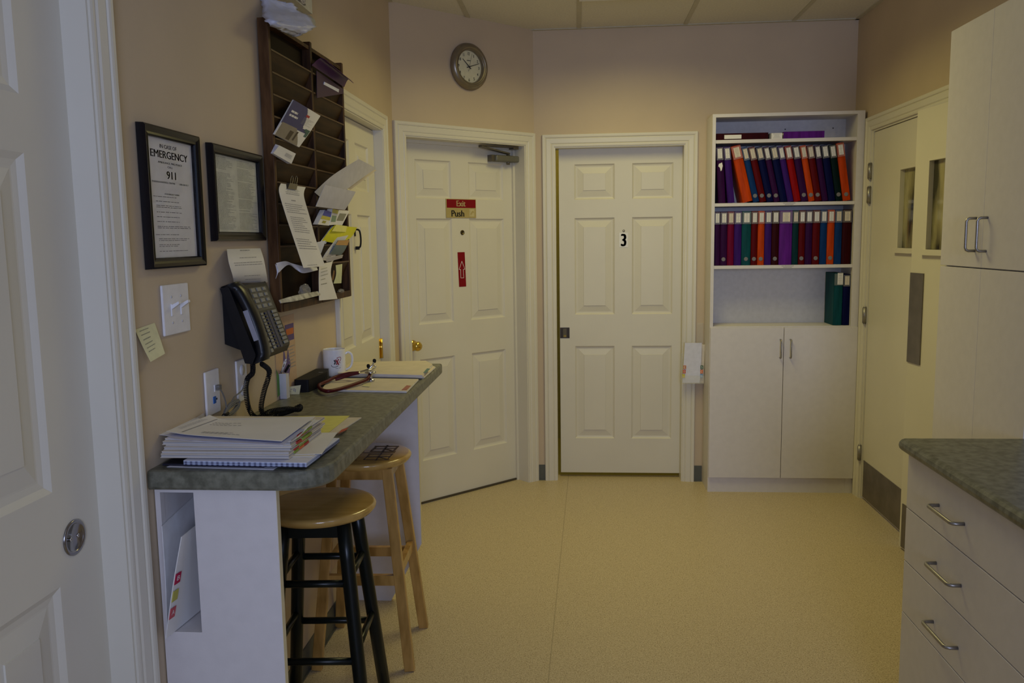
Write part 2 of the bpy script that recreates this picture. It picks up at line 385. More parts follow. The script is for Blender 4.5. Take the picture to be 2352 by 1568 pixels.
# door 1: pocket door at the left edge of the picture
t=doorset('door_1',LW,.83,1.63,2.04,.05,label='white panelled sliding door nearest the camera with round flush pull')
b=leaf_mesh(B(),.84,1.70,.01,2.035,.050,.035,[(a,c,z0,z1) for a,c in((.97,1.16),(1.24,1.48)) for z0,z1 in((.22,.842),(1.03,1.668),(1.772,1.95))],deep=.010,mw=.026,bev=.045)
leaf=build('door_leaf',b,DOOR,t)
b=B(); T=Matrix.Translation((1.535,.050,.921))@Matrix.Rotation(PI/2,4,'X')
b.lathe([(.036,0),(.036,.0025),(.034,.004),(.030,.004),(.028,.0025),(.027,.0008),(0,.0008)],T,40)
build('flush_pull',b,mat('dark_chrome',(.30,.29,.30),.22,1),leaf)
b=B()
for dz in (-.012,.012): b.lathe([(.004,.001),(.004,.0022),(.0025,.0022),(.002,.0012),(0,.0012)],Matrix.Translation((1.535+dz,.050,.921))@Matrix.Rotation(PI/2,4,'X'),12)
build('screw',b,CHROME,leaf)
# door 2: behind the literature rack
t=doorset('door_2',LW,3.30,4.13,2.04,.04,label='cream six-panel door behind the wooden rack on the left wall')
leaf=build('door_leaf',leaf_mesh(B(),3.308,4.122,.012,2.03,.040,.035,pans6(3.425,3.665,3.765,4.005)),DOOR,t)
for z in (.25,.96):
    b=B(); b.box(4.094,4.122,.0375,.0415,z-.05,z+.05); b.tube([(4.122,.034,z-.05),(4.122,.034,z+.05)],.0065,10); build('hinge',b,BRASS,leaf)
hk=AX(817,540,-.965)
b=B(); y=AX(817,540,-.99)[1]
b.box(y-.008,y+.008,.036,.040,1.52,1.555); b.tube(cat([(y,.036,1.55),(y,.018,1.545),(y-.002,.012,1.51),(y,.016,1.475),(y,.03,1.468)],5),.004,8); b.box(y-.008,y+.012,.022,.036,1.46,1.475)
build('coat_hook',b,BLACKM,leaf)
# door 3: exit door on the diagonal wall
t=doorset('door_3',DW,.075,.915,2.045,.10,label='cream six-panel exit door on the diagonal wall with brass knob')
leaf=build('door_leaf',leaf_mesh(B(),.083,.907,.008,2.035,.10,.02,pans6(.20,.443,.568,.828)),DOOR,t)
b=B(); b.box(.081,.095,.085,.10,0,2.035); b.box(.895,.909,.085,.10,0,2.035); b.box(.081,.909,.085,.10,2.022,2.039); build('door_stop',b,TRIM,t)
b=B(); b.box(.095,.895,.092,.10,.002,.012); build('sweep',b,mat('sweep_brown',(.07,.055,.035),.6),leaf)
b=B(); b.lathe([(0,0),(.030,0),(.031,.004),(.026,.010),(.012,.014),(.011,.030),(.020,.036),(.0265,.048),(.027,.056),(.022,.066),(.010,.071),(0,.0715)],Matrix.Translation((.150,.10,.917))@Matrix.Rotation(PI/2,4,'X'),32)
build('door_knob',b,BRASS,leaf)
b=B(); b.lathe([(0,.001),(.009,.001),(.010,.004),(.013,.004),(.014,0)],Matrix.Translation((.516,.10,1.538))@Matrix.Rotation(PI/2,4,'X'),24); 
build('peephole',b,[mat('peephole_brass',(.10,.075,.03),.3,.8)],leaf)
cl=build('door_closer',B().box(.735,.925,.045,.10,1.948,1.985),mat('closer_grey',(.17,.165,.14),.45,.4),leaf,bevel=.010,seg=3)
b=B(); b.box(.712,.735,.06,.10,1.948,1.985); b.lathe([(0,-.012),(.010,-.012),(.012,0),(.012,.045),(0,.045)],Matrix.Translation((.845,.07,1.946)),16)
build('end_cap',b,DARKM,cl)
b=B(); b.bar(V(.845,.065,1.997),V(.60,.025,2.022),.024,.008); b.bar(V(.60,.025,2.028),V(.88,.035,2.033),.026,.008); b.box(.845,.885,.02,.06,2.020,2.038)
build('arm',b,DARKM,cl)
# signs on the exit door
def local(fr): return Matrix.Translation(fr['loc'])@Matrix.Rotation(fr['rz'],4,'Z')
def sign(name,label,cat_,fr,parts):
    """parts: list of (name, B in wall-local coords, mats)"""
    T=local(fr); 
    vs=parts[0][1].v; c=V(sum(p.x for p in vs)/len(vs),sum(p.y for p in vs)/len(vs),min(p.z for p in vs)); w_=T@c
    t=thing(name,label,cat_,w_,fr['rz'])
    for nm,bb,mm in parts:
        bb.v=[p-c for p in bb.v]; build(nm,bb,mm,t)
    return t
X,Zv=V(1,0,0),V(0,0,1)
b=B(); b.box(.402,.616,.096,.0995,1.621,1.728)
r=B(); r.box(.407,.613,.0952,.0962,1.678,1.725)
e=B(); text_mesh('Exit',V(.475,.0948,1.686),X*.065,Zv*.033,e,0,.04)
p=B(); text_mesh('Push',V(.438,.0955,1.628),X*.092,Zv*.036,p,0,.045)
q=B(); q.box(.567,.604,.0953,.0962,1.629,1.672)
pi=B(); pi.bar(V(.577,.0948,1.640),V(.592,.0948,1.660),.008,.0008,V(0,1,0)); pi.bar(V(.592,.0948,1.662),V(.599,.0948,1.650),.004,.0008,V(0,1,0))
sign('exit_sign','gold and red Exit Push sign stuck on the exit door','sign',DW,[('plate',b,GOLD),('red_band',r,RED),('exit_lettering',e,mat('gold_lettering',(.80,.66,.34),.4)),('push_lettering',p,INK),('pictogram_field',q,mat('gold_pale',(.55,.47,.25),.4)),('pictogram',pi,GOLD)])
sl=.003; b=B(); 
b.prism([V(.478,.0985,1.426),V(.529,.0985,1.426),V(.535,.0985,1.227),V(.484,.0985,1.227)],V(0,.0012,0))
a=B(); cx=.507; out=[(cx-.010,1.278),(cx+.011,1.278),(cx+.009,1.327),(cx+.021,1.327),(cx,1.374),(cx-.021,1.327),(cx-.010,1.327)]
for i in range(len(out)):
    p0=out[i];p1=out[(i+1)%len(out)]; a.bar(V(p0[0],.0982,p0[1]),V(p1[0],.0982,p1[1]),.0022,.0006,V(0,1,0))
sign('arrow_sign','tall red sticker with white outlined up arrow on the exit door','sign',DW,[('sticker',b,RED),('arrow_outline',a,WCARD)])
# door 4: number three, back wall
t=doorset('door_4',BW,-.135,.634,2.035,.08,label='cream six-panel door with number three on the back wall')
leaf=build('door_leaf',leaf_mesh(B(),-.111,.632,.028,2.031,.078,.035,pans6(-.018,.225,.330,.575)),DOOR,t)
b=B(); b.box(-.110,-.052,.0762,.079,.882,.948); b.box(-.0915,-.070,.0752,.0765,.887,.942,1); b.box(-.089,-.073,.0745,.0755,.889,.902,2)
build('latch_plate',b,[mat('dark_brass',(.035,.022,.006),.4,.3),mat('aged_brass',(.10,.075,.03),.35,.5),BRASS],leaf)
b=B(); b.box(.253,.306,.0762,.0772,1.437,1.525)
n=B(); text_mesh('3',V(.2625,.0758,1.443),X*.034,Zv*.075,n,0,.05)
sc=B(); sc.lathe([(.0035,.0),(.0035,.0015),(0,.0015)],Matrix.Translation((.280,.0775,1.536))@Matrix.Rotation(PI/2,4,'X'),12,1); sc.lathe([(.0072,0),(.0072,.001),(.0035,.001)],Matrix.Translation((.280,.0775,1.536))@Matrix.Rotation(PI/2,4,'X'),16,0)
sign('number_sign','small white plate with black number 3 on the back door','sign',BW,[('plate',b,WCARD),('numeral',n,INK),('screw',sc,[mat('screw_brown',(.10,.07,.03),.5),WCARD])])
# door 5: double doors on the right wall
t=thing('door_5','cream double doors with small patterned windows on the right wall','',RW['loc'],RW['rz'],kind='structure')
build('casing',sweep(B(),CAS,(-4.78,-3.20,2.055)),TRIM,t)
b=B(); b.box(-4.78,-4.768,0,.12,0,2.055); b.box(-3.212,-3.20,0,.12,0,2.055); b.box(-4.768,-3.212,0,.12,2.045,2.055); build('jamb',b,TRIM,t)
def vleaf(x0,x1,wx0,wx1,T=None):
    """flush leaf with a small window (local coords), returns leaf, glass, sill, kick"""
    y0,y1=.008,.050; z0,z1=.012,2.042; wz0,wz1=1.425,1.815
    b=B(); b.box(x0,wx0,y0,y1,z0,z1); b.box(wx1,x1,y0,y1,z0,z1); b.box(wx0,wx1,y0,y1,z0,wz0); b.box(wx0,wx1,y0,y1,wz1,z1)
    fr=B(); 
    for a in ((wx0-.008,wx0+.004,wz0-.008,wz1+.008),(wx1-.004,wx1+.008,wz0-.008,wz1+.008),(wx0+.004,wx1-.004,wz1-.004,wz1+.008)): fr.box(a[0],a[1],y0-.004,y1,a[2],a[3])
    g=B(); g.box(wx0+.004,wx1-.004,.026,.030,wz0,wz1-.004)
    si=B(); si.box(wx0-.03,wx1+.03,y0-.016,y0+.02,wz0-.025,wz0)
    k=B(); k.box(x0+.02,x1-.02,y0-.003,y0-.0003,.018,.228)
    return b,fr,g,si,k
OG=obscure_glass()
def putleaf(args,T,extra):
    b,fr,g,si,k=vleaf(*args)
    for q in (b,fr,g,si,k): q.v=[T@p for p in q.v]
    l=build('door_leaf',b,DOOR,t); build('window_bead',fr,TRIM,l); build('patterned_pane',g,OG,l); build('window_sill',si,TRIM,l); build('kick_plate',k,DULLST,l,label='grey steel kick plate'); 
    for nm,q,mm in extra:
        q.v=[T@p for p in q.v]; build(nm,q,mm,l)
I4=Matrix.Identity(4)
hs=[]
for z0,z1 in ((1.795,1.875),(1.665,1.75),(1.005,1.09),(.225,.305)):
    h=B(); h.tube([(-4.773,-.010,z0),(-4.773,-.010,z1)],.011,14); h.tube([(-4.773,-.010,z0-.006),(-4.773,-.010,z0)],.008,10); h.tube([(-4.773,-.010,z1),(-4.773,-.010,z1+.006)],.008,10); hs.append(('hinge',h,STEEL))
putleaf((-4.765,-3.99,-4.375,-4.06),I4,hs)
# second leaf stands slightly open into the room
ang=math.asin(.080/.775); T=Matrix.Translation((-3.215,0,0))@Matrix.Rotation(ang,4,'Z')@Matrix.Translation((3.215,0,0))
pp=B(); pp.box(-3.985,-3.868,.003,.0078,.905,1.318); as_=B(); as_.box(-3.99,-3.96,-.001,.008,.23,2.04)
putleaf((-3.99,-3.215,-3.865,-3.60),T,[('push_plate',pp,DULLST)])

# ---------------------------------------------------------------- bookcase cabinet
BX0,BX1,BF,BBK,BH=.757,1.585,4.862,5.076,2.172
bc=thing('bookcase_cabinet','tall white cabinet with open binder shelves above two doors','cabinet',((BX0+BX1)/2,(BF+BBK)/2,0))
build('side_panel',B().box(BX0,BX0+.018,BF,BBK,0,BH),WHITE,bc,world=True); build('side_panel',B().box(BX1-.040,BX1,BF,BBK,0,BH),WHITE,bc,world=True)
b=B(); b.box(BX0+.018,BX1-.040,BF,BBK,BH-.018,BH); build('top_panel',b,WHITE,bc,world=True)
b=B(); b.box(BX0+.018,BX1-.040,BBK-.006,BBK,.09,BH-.018); b.box(BX0+.018,BX1-.1,BBK-.020,BBK-.006,2.02,2.115)
for x in (.80,1.20,1.47): b.box(x-.003,x+.003,BBK-.022,BBK-.02,2.10,2.106,1)
build('back_panel',b,[mat('back_melamine',(.62,.61,.62),.5),BLACKM],bc,world=True)
SH=[2.030,1.680,1.328]
for z in SH:
    b=B(); b.box(BX0+.0185,BX1-.0405,BF+.004,BBK-.02,z-.018,z); build('shelf',b,WHITE,bc,world=True)
b=B(); b.box(BX0+.0185,BX1-.0405,BF+.002,BBK-.02,.962,.980); build('shelf',b,WHITE,bc,world=True)
b=B(); b.box(BX0+.005,BX1-.012,BF+.003,BF+.02,0,.088); build('plinth',b,WHITE,bc,world=True)
for i,(x0,x1,hx) in enumerate(((BX0+.002,1.1705,1.152),(1.1735,BX1-.004,1.2085))):
    d=build('door',B().box(x0,x1,BF-.018,BF-.001,.092,.974),WHITE,bc,world=True,bevel=.001)
    build('handle',handle(B(),V(hx,BF-.018,.80),V(hx,BF-.018,.905),V(0,-1,0),.0042,.028),STEEL,d,world=True)
for z,s_ in ((1.671,'shelf label'),(1.319,'shelf label')):
    b=B(); scribble(b,V(1.145,BF+.0037,z+.008),V(.085,0,0),V(0,0,-.016),random.Random(3),2,th=.5,centre=True); build('shelf_lettering',b,GREYINK,bc,world=True)
# ---- binders
BC=dict(purple=(.028,.002,.042),violet=(.036,.007,.13),orange=(.45,.045,.002),blue=(.003,.030,.13),darkred=(.085,.0005,.001),navy=(.0005,.002,.042),red=(.24,.001,.0005),green=(.0005,.009,.008),crimson=(.135,.001,.026),teal=(.003,.055,.068),maroon=(.028,.0005,.001),brightpurple=(.095,.010,.20),darkteal=(.002,.026,.032))
NM=dict(darkred='dark red',green='dark green',brightpurple='bright purple',darkteal='dark teal')
CLEAR=mat('clear_vinyl_pocket',(.5,.5,.5),.25,noise=(5,.03))
def lighten(c): return tuple(min(1,.62*x+.115) for x in c)
def binder(label,col,x,z,w_,h,th,ring,wide_label=False,row='',lab=(.22,.80,.035,.205),torn=False,dep=.0):
    """ring binder seen from its spine; x = left bottom corner, leaning left by th"""
    y0=BF+.020+dep; y1=y0+.170
    t=thing('ring_binder',label,'binder',(x,y0,z+.0008),0,group=row); t.rotation_euler=(0,-th,0); ROOTM[t.name]=Matrix.Translation((x,y0,z))@Matrix.Rotation(-th,4,'Y')
    c=BC[col]; m=mat('vinyl_'+col,c,.5,noise=(6,.2,(8,8,1)),spec=.10)
    b=B(); n=6; pr=[]
    # slightly rounded spine profile in x-y
    for k in range(n+1): a=PI*k/n; pr.append(V(w_/2-math.cos(a)*w_/2,.006-math.sin(a)*.006,0))
    pr+=[V(w_,y1-y0,0),V(w_-.003,y1-y0,0),V(w_-.003,.008,0),V(.003,.008,0),V(.003,y1-y0,0),V(0,y1-y0,0)]
    nn=len(pr); hh=V(0,0,h); b.add(pr+[p+hh for p in pr],[(i,(i+1)%nn,(i+1)%nn+nn,i+nn) for i in range(nn)])
    b.add([V(0,.004,h),V(w_,.004,h),V(w_,y1-y0,h),V(0,y1-y0,h)],[(0,1,2,3)]); b.add([V(0,.004,0),V(w_,.004,0),V(w_,y1-y0,0),V(0,y1-y0,0)],[(3,2,1,0)])
    build('cover',b,m,t)
    b=B(); b.box(.0035,w_-.0035,.012,y1-y0-.006,.006,h-.008); build('pages',b,PAPER,t)
    b=B(); b.box(.001,w_-.001,-.0012,.001,h*.765,h-.004); build('spine_pocket',b,mat('pocket_'+col,lighten(c),.3,spec=.3),t)
    b=B(); x0=w_*lab[0]; x1=w_*lab[1]; b.box(x0,x1,-.0022,-.0010,h*(1-lab[3]),h*(1-lab[2])); build('spine_card',b,MANILA if (int(x*1000)%3==0) else PAPER,t)
    if w_>.03:
        b=B(); scribble(b,V(x0,-.0024,h*(1-lab[2])),V(x1-x0,0,0),V(0,0,-h*(lab[3]-lab[2])),random.Random(int(x*999)),7,.15,.85,th=.3,centre=True); build('printing',b,GREYINK,t)
    if ring:
        b=B(); b.lathe([(.0115,0),(.0115,.0012),(.0085,.0014),(0,.0010)],Matrix.Translation((w_/2,.0005,.035))@Matrix.Rotation(PI/2,4,'X'),18); build('finger_ring',b,mat('ring_grey',(.17,.16,.17),.5),t)
    if torn:
        b=B(); b.add([V(.012,-.0008,h*.70),V(.030,-.0008,h*.72),V(.033,-.0008,h*.66),V(.026,-.0008,h*.58),V(.020,-.0008,h*.57),V(.017,-.0008,h*.63),V(.008,-.0008,h*.66)],[(0,6,5,4,3,2,1)]); build('torn_sticker',b,PAPER,t)
    return t
ORD=['first','second','third','fourth','fifth','sixth','seventh','eighth','ninth','tenth','eleventh','twelfth','thirteenth','fourteenth','fifteenth','sixteenth','seventeenth','eighteenth']
up=[('purple',105,3.6,0),('violet',98,5.5,0),('orange',140,13.5,0),('blue',88,13.5,1),('darkred',95,13.3,1),('navy',98,13,1),('purple',85,12.7,1),('navy',100,12.2,0),('violet',85,12,0),('red',98,11.5,0),('purple',100,11.2,1),('orange',88,10.8,1),('darkred',95,10.5,1),('purple',85,10,0),('navy',100,9.5,0),('green',95,9,1),('orange',110,8.7,1)]
def posx(z): return .771+(z-232)*.000415
x=posx(312); Hb=.318; k_=.000405; prev=None
tot=[]
xs=[]
for i,(c,wz,th,rg) in enumerate(up):
    th=math.radians(th); w_=wz*k_*.985
    if prev:
        px_,pw,pt=prev; x=px_+pw/math.cos(pt)+max(0,Hb*(math.tan(th)-math.tan(pt)))+.0008
    xs.append((x,w_,th)); prev=(x,w_,th)
end=xs[-1][0]+xs[-1][1]/math.cos(xs[-1][2]); sc=(1.540-xs[0][0])/(end-xs[0][0])
x=posx(300); prev=None
for i,(c,wz,th,rg) in enumerate(up):
    th=math.radians(th); w_=wz*k_*.985*(sc if sc<1 else min(sc,1.09))*.992
    if prev:
        px_,pw,pt=prev; x=px_+pw/math.cos(pt)+max(0,Hb*(math.tan(th)-math.tan(pt)))+.0008
    h=Hb*(.985 if i not in (2,16) else 1.01)
    binder(f'{NM.get(c,c)} ring binder leaning on the upper binder shelf, {ORD[i]} from its left end',c,x,1.680,w_-.0006,h,th,rg,row='binders on the upper shelf',torn=(i==0))
    prev=(x,w_,th)
lo=[('purple',200,275,0),('purple',275,358,1),('crimson',358,437,0),('violet',437,525,0),('teal',525,635,1),('darkred',635,712,1),('orange',712,792,1),('violet',792,874,0),('maroon',874,960,1),('brightpurple',960,1110,0),('darkteal',1110,1186,0),('darkred',1186,1262,1),('purple',1262,1345,0),('darkred',1345,1432,1),('blue',1432,1513,0),('orange',1513,1598,1),('blue',1598,1685,0),('maroon',1685,1793,0)]
for i,(c,a,e_,rg) in enumerate(lo):
    x0=.7765+(a-200)*.0004795; w_=(e_-a)*.0004795-.0012
    binder(f'{NM.get(c,c)} ring binder upright on the lower binder shelf, {ORD[i]} from its left end',c,x0,1.328,w_,.305,0,rg,row='binders on the lower shelf',dep=.0 if i!=9 else -.004)
binder('teal ring binder standing in the nearly empty compartment beside the navy one','teal',1.4535,.980,.049,.298,0,0,lab=(.35,.95,.0,.22))
binder('navy ring binder standing against the right side of the lowest compartment','navy',1.5035,.980,.040,.290,0,0)
# flat items on the top shelf
def flatbinder(label,col,x0,x1,h,lab):
    t=thing('ring_binder',label,'binder',((x0+x1)/2,BF+.10,2.030)); m=mat('vinyl_'+col,BC[col],.5,spec=.1)
    b=B(); b.box(x0,x1,BF+.014,BF+.185,2.0305,2.0335); b.box(x0,x1,BF+.014,BF+.185,2.0305+h-.003,2.0305+h); b.box(x0,x1,BF+.012,BF+.016,2.0305,2.0305+h); build('cover',b,m,t,world=True,bevel=.001)
    b=B(); b.box(x0+.004,x1-.004,BF+.018,BF+.18,2.034,2.027+h); build('pages',b,PAPER,t,world=True)
    if lab: b=B(); b.box(lab[0],lab[1],BF+.0105,BF+.0118,2.036,2.058); build('spine_card',b,PAPER,t,world=True)
flatbinder('maroon binder lying flat at the left end of the top shelf','maroon',.7765,1.066,.036,(.824,.918))
flatbinder('purple binder lying flat in the middle of the top shelf','brightpurple',1.149,1.372,.038,None)
b=B(); b.box(1.083,1.142,BF+.012,BF+.10,2.0305,2.062); b.box(1.074,1.083,BF+.016,BF+.10,2.0305,2.062,1); scribble(b,V(1.085,BF+.0117,2.060),V(.055,0,0),V(0,0,-.028),random.Random(5),4,.1,.9,2,th=.3,centre=True,off=.0003)
tag(build('card_box',b,[PAPER,SILV,GREYINK]),'small white printed card box between the two flat binders','box')

# ---------------------------------------------------------------- chart pocket beside the bookcase
t=thing('chart_pocket','clear wall pocket for charts beside the bookcase','file pocket',(.69,5.055,.62))
AC=mat('acrylic',(.80,.80,.76),.1,alpha=.14)
b=B(); b.box(.715,.752,5.072,5.076,.62,.98); b.box(.620,.752,5.058,5.062,.62,.80); b.box(.620,.752,5.022,5.058,.620,.624); b.box(.620,.752,5.008,5.011,.62,.67); b.box(.620,.752,5.011,5.022,.620,.624); build('clear_shell',b,AC,t,world=True,label='clear plastic shell')
t=thing('chart_folder','white chart folder with coloured letter tabs hanging beside the bookcase','folder',(.68,5.02,.625))
def fp(px,py,y=5.02): return AY(px,py,y)
b=B(); b.ribbon([(fp(1573,787,5.012),fp(1612,787,5.022)),(fp(1570,835,5.020),fp(1610,835,5.030)),(fp(1567,879,5.026),fp(1607,880,5.034))],.0012); build('front_cover',b,PAPERB,t,world=True)
b=B(); b.ribbon([(fp(1577,788,5.034),fp(1619,791,5.038)),(fp(1571,877,5.038),fp(1616,879,5.046))],.0025); build('back_cover',b,MANILA,t,world=True)
TC={'E':(.55,.16,.02),'O':(.60,.10,.02),'C':(.75,.20,.05),'S':(.03,.10,.03),'N':(.22,.38,.60),'I':(.65,.55,.02)}
for (px,py,ch,yy) in ((1569.5,839,'E',5.0185),(1568.5,849,'O',5.0205),(1567,859,'I',5.0215),(1609,839,'S',5.0275),(1608.5,849,'C',5.0285),(1608,859,'N',5.029)):
    a=fp(px,py,yy); b=B(); b.box(a.x,a.x+.0165,a.y-.0006,a.y,a.z-.022,a.z,0); (ch!='I') and text_mesh(ch,V(a.x+.004,a.y-.0010,a.z-.018),X*.008,Zv*.014,b,1)
    build('letter_tab',b,[mat('tab_'+ch,TC[ch],.5),WCARD],t,world=True)

# ---------------------------------------------------------------- tall storage cabinet, base cabinet, worktop
t=thing('storage_cabinet','tall white storage cabinet with closed doors at the right','cabinet',(1.42,2.72,0))
b=B(); b.box(1.272,1.594,2.4135,3.012,0,2.168); build('body',b,WHITE,t,world=True)
for y0,y1,hy in ((2.7172,3.012,2.763),(2.4135,2.7168,2.690)):
    d=build('upper_door',B().box(1.252,1.2715,y0,y1,1.388,2.166),WHITE,t,world=True,bevel=.0012)
    build('handle',handle(B(),V(1.252,hy,1.440),V(1.252,hy,1.542),V(-1,0,0),.0045,.030),STEEL,d,world=True)
    build('lower_door',B().box(1.252,1.2715,y0,y1,.10,1.384),WHITE,t,world=True,bevel=.0012)
def basecab(y0,y1,label):
    t=thing('base_cabinet',label,'cabinet',(1.27,(y0+y1)/2,0))
    b=B(); b.box(.957,1.594,y0+.001,y1-.001,.09,.880); b.box(.99,1.594,y0+.001,y1-.001,0,.09); build('body',b,WHITE,t,world=True)
    zs=[.876,.719,.562,.408,.10]; hz=[.793,.636,.474,.25]
    for k in range(4):
        d=build('drawer',B().box(.937,.9565,y0+.0015,y1-.0015,zs[k+1]+.0015,zs[k]-.0015),WHITE,t,world=True,bevel=.0012)
        c=y0+.40
        build('handle',handle(B(),V(.937,c-.072,hz[k]),V(.937,c+.072,hz[k]),V(-1,0,0),.0050,.030),STEEL,d,world=True)
    return t
cb=basecab(1.72,2.405,'white base cabinet with four wire-handled drawers under the right worktop')
copytree(cb,(1.27,(1.72+2.405)/2-.686,0),label='second white drawer cabinet under the near end of the worktop')
def slab(x0,x1,y0,y1,z0,z1,front='x0',r=.012,corner=0):
    pass
b=B(); pr=[]
z0,z1=.882,.918; R_=.016
prof=[(1.596,z0),(.925,z0)]
for k in range(7): a=-PI/2-PI*k/6; prof.append((.929+R_*1.1*math.cos(a),(z0+z1)/2+(z1-z0)/2*math.sin(a)))
prof.append((1.596,z1))
pts=[V(x_,1.03,z_) for x_,z_ in prof]; b.prism(pts,V(0,2.412-1.03,0))
tag(build('worktop',b,LAM,bevel=.004),'green laminate worktop on the white drawer cabinets at the right','worktop')

# ---------------------------------------------------------------- wall desk on the left
t=thing('wall_desk','narrow standing-height green laminate wall counter on white panels','desk',(-.76,2.5,0))
x0,x1,y0,y1=XL+.0015,-.553,1.735,3.335; z0,z1=.957,1.0
def rc(cx,cy,r,a0,a1,n): return [(cx+r*math.cos(a0+(a1-a0)*k/n),cy+r*math.sin(a0+(a1-a0)*k/n)) for k in range(n+1)]
def outline(i): # i inset
    r=.10
    return [(x0,y0+i)]+rc(x1-r,y0+r,r-i,-PI/2,0,8)+[(x1-i,y1-i),(x0+.02,y1-i),(x0+.02,3.222),(x0,3.222)]
b=B(); lv=[(0.004,z0),(0,z0+.006),(0,z1-.008),(.0025,z1-.002),(.008,z1)]
loops=[[V(px_,py_,z_) for px_,py_ in outline(i)] for i,z_ in lv]
n=len(loops[0])
for a,c in zip(loops,loops[1:]):
    for k in range(n): b.add([a[k],a[(k+1)%n],c[(k+1)%n],c[k]],[(0,1,2,3)],0,False)
b.add(loops[0],[tuple(range(n))[::-1]]); b.add(loops[-1],[tuple(range(n))])
build('countertop',b,LAM,t,world=True,label='green marbled laminate top')
b=B() # near panel with the open slot on its left
px0,px1=-.952,-.672
b.box(px0,-.940,1.758,1.776,.615,.955); b.box(-.862,px1,1.758,1.776,.615,.955); b.box(-.940,-.862,1.758,1.776,.945,.955); b.box(px0,px1,1.758,1.776,0,.615)
b.box(px1,px1+.0008,1.758,1.776,0,.955,1)
build('near_panel',b,[WHITE,EDGEB],t,world=True)
b=B(); b.box(px0,-.941,1.776,2.08,.603,.955); b.box(-.861,-.849,1.776,2.08,.603,.955); b.box(-.941,-.861,1.776,2.08,.603,.615); b.box(-.952,-.849,2.08,2.092,.603,.955); build('file_slot',b,WHITE,t,world=True)
b=B(); b.prism([V(-.952,3.297,.955),V(-.952,3.297,0),V(-.787,3.297,0),V(-.652,3.297,.248),V(-.652,3.297,.955)],V(0,.018,0)); b.prism([V(-.652,3.297,.248),V(-.6512,3.297,.248),V(-.6512,3.297,.955),V(-.652,3.297,.955)],V(0,.018,0),1)
build('far_panel',b,[WHITE,EDGEB],t,world=True)
b=B(); b.box(XL+.002,XL+.022,2.10,3.22,.90,.956); build('wall_cleat',b,WHITE,t,world=True)
# folders in the slot
t=thing('chart_folder','plain white folder standing against the left side of the desk slot','folder',(-.93,1.85,.62))
b=B(); b.ribbon([(V(-.9375,1.742,.616),V(-.9375,2.03,.616)),(V(-.934,1.745,.74),V(-.934,2.03,.75)),(V(-.9375,1.752,.868),V(-.9375,2.03,.90))],.002); build('covers',b,WCARD,t,world=True)
t=thing('chart_folder','white folder with red and yellow end tabs leaning in the desk slot','folder',(-.91,1.85,.62))
fr_=[V(-.930,1.722,.6165),V(-.9075,1.725,.735),V(-.8845,1.735,.850)]
b=B(); b.ribbon([(fr_[0],fr_[0]+V(.03,.30,.003)),(fr_[1],fr_[1]+V(.012,.30,0)),(fr_[2],fr_[2]+V(.006,.29,.01))],.002); build('covers',b,PAPER,t,world=True)
for z,c in ((.740,'tab_magenta'),(.700,'tab_yellow'),(.660,'tab_red')):
    f_=(z-.6165)/(.850-.6165); p=fr_[0].lerp(fr_[2],f_)+V(.0022,-.001,0); d=(fr_[2]-fr_[0]).normalized(); q=V(.04,.30,0).normalized()
    b=B(); b.quad(p,p+q*.020,p+q*.020+d*.026,p+d*.026); b.quad(p+V(-.0040,0,0),p+d*.026+V(-.0040,0,0),p+d*.026,p)
    if c!='tab_yellow': text_mesh('B' if c=='tab_magenta' else 'A',p+q*.006+d*.008+V(.0003,-.0003,0),q*.010,d*.011,b,1)
    build('colour_tab',b,[mat(c,{'tab_magenta':(.42,.01,.06),'tab_yellow':(.50,.46,.10),'tab_red':(.55,.10,.12)}[c],.5),WCARD],t,world=True)

# ---------------------------------------------------------------- stools
def stool(label,loc,rz,H,R,topo,boto,legm,seatm,round_legs,rails,seat_marks=False):
    t=thing('bar_stool',label,'stool',loc,rz)
    b=B(); b.lathe([(0,H-.030),(R-.03,H-.030),(R-.010,H-.026),(R-.001,H-.014),(R,H-.008),(R-.004,H-.002),(R-.012,H),(0,H)],None,56); seat=build('seat',b,seatm,t)
    P={}
    for i,(sx,sy) in enumerate(((-1,-1),(1,-1),(1,1),(-1,1))):
        a=V(sx*topo[0],sy*topo[1],H-.030); c=V(sx*boto[0],sy*boto[1],0); P[i]=(a,c)
        b=B()
        if round_legs: b.tube([a,a.lerp(c,.15),a.lerp(c,.5),c],.021,14,0,r2=.019)
        else: b.bar(a,c,.036,.026,V(0,1,0))
        build('leg',b,legm,t,bevel=0 if round_legs else .003)
    def pos(i,z): a,c=P[i]; return a.lerp(c,(a.z-z)/a.z)
    for (i,j,z,kind) in rails:
        p,q=pos(i,z),pos(j,z); b=B()
        if kind=='round': b.tube([p,p.lerp(q,.5),q],.0105,10)
        else: b.bar(p,q,.016,.034 if kind!='apron' else .045,V(0,0,1)) if False else b.bar(p,q,.020,.036 if kind=='flat' else .045,V(0,0,1))
        build('apron' if kind=='apron' else 'stretcher',b,legm,t)
    if seat_marks:
        b=B(); rng=random.Random(11)
        for ox in (-.055,.055):
            for oy in (-.05,.05):
                for s_ in ([(-.035,.03),(.035,.03)],[(-.03,0),(.03,.004)],[(0,.042),(0,-.04)],[(-.035,-.03),(.03,-.034)],[(-.03,.03),(-.034,-.03)],[(.032,.03),(.030,-.02)],[(.0,.0),(.035,-.035)]):
                    a=V(ox*1.05+s_[0][0]*1.3,oy*1.15+s_[0][1]*1.25,H+.0006); c=V(ox*1.05+s_[1][0]*1.3,oy*1.15+s_[1][1]*1.25,H+.0006)
                    b.bar(a,c,.0075 if rng.random()<.5 else .005,.0008)
        for a_ in ((-.1,-.003,.1,.003),): b.bar(V(-.105,0,H+.0006),V(.105,0,H+.0006),.004,.0008)
        build('painted_characters',b,mat('character_ink',(.07,.035,.012),.4),seat)
    return t
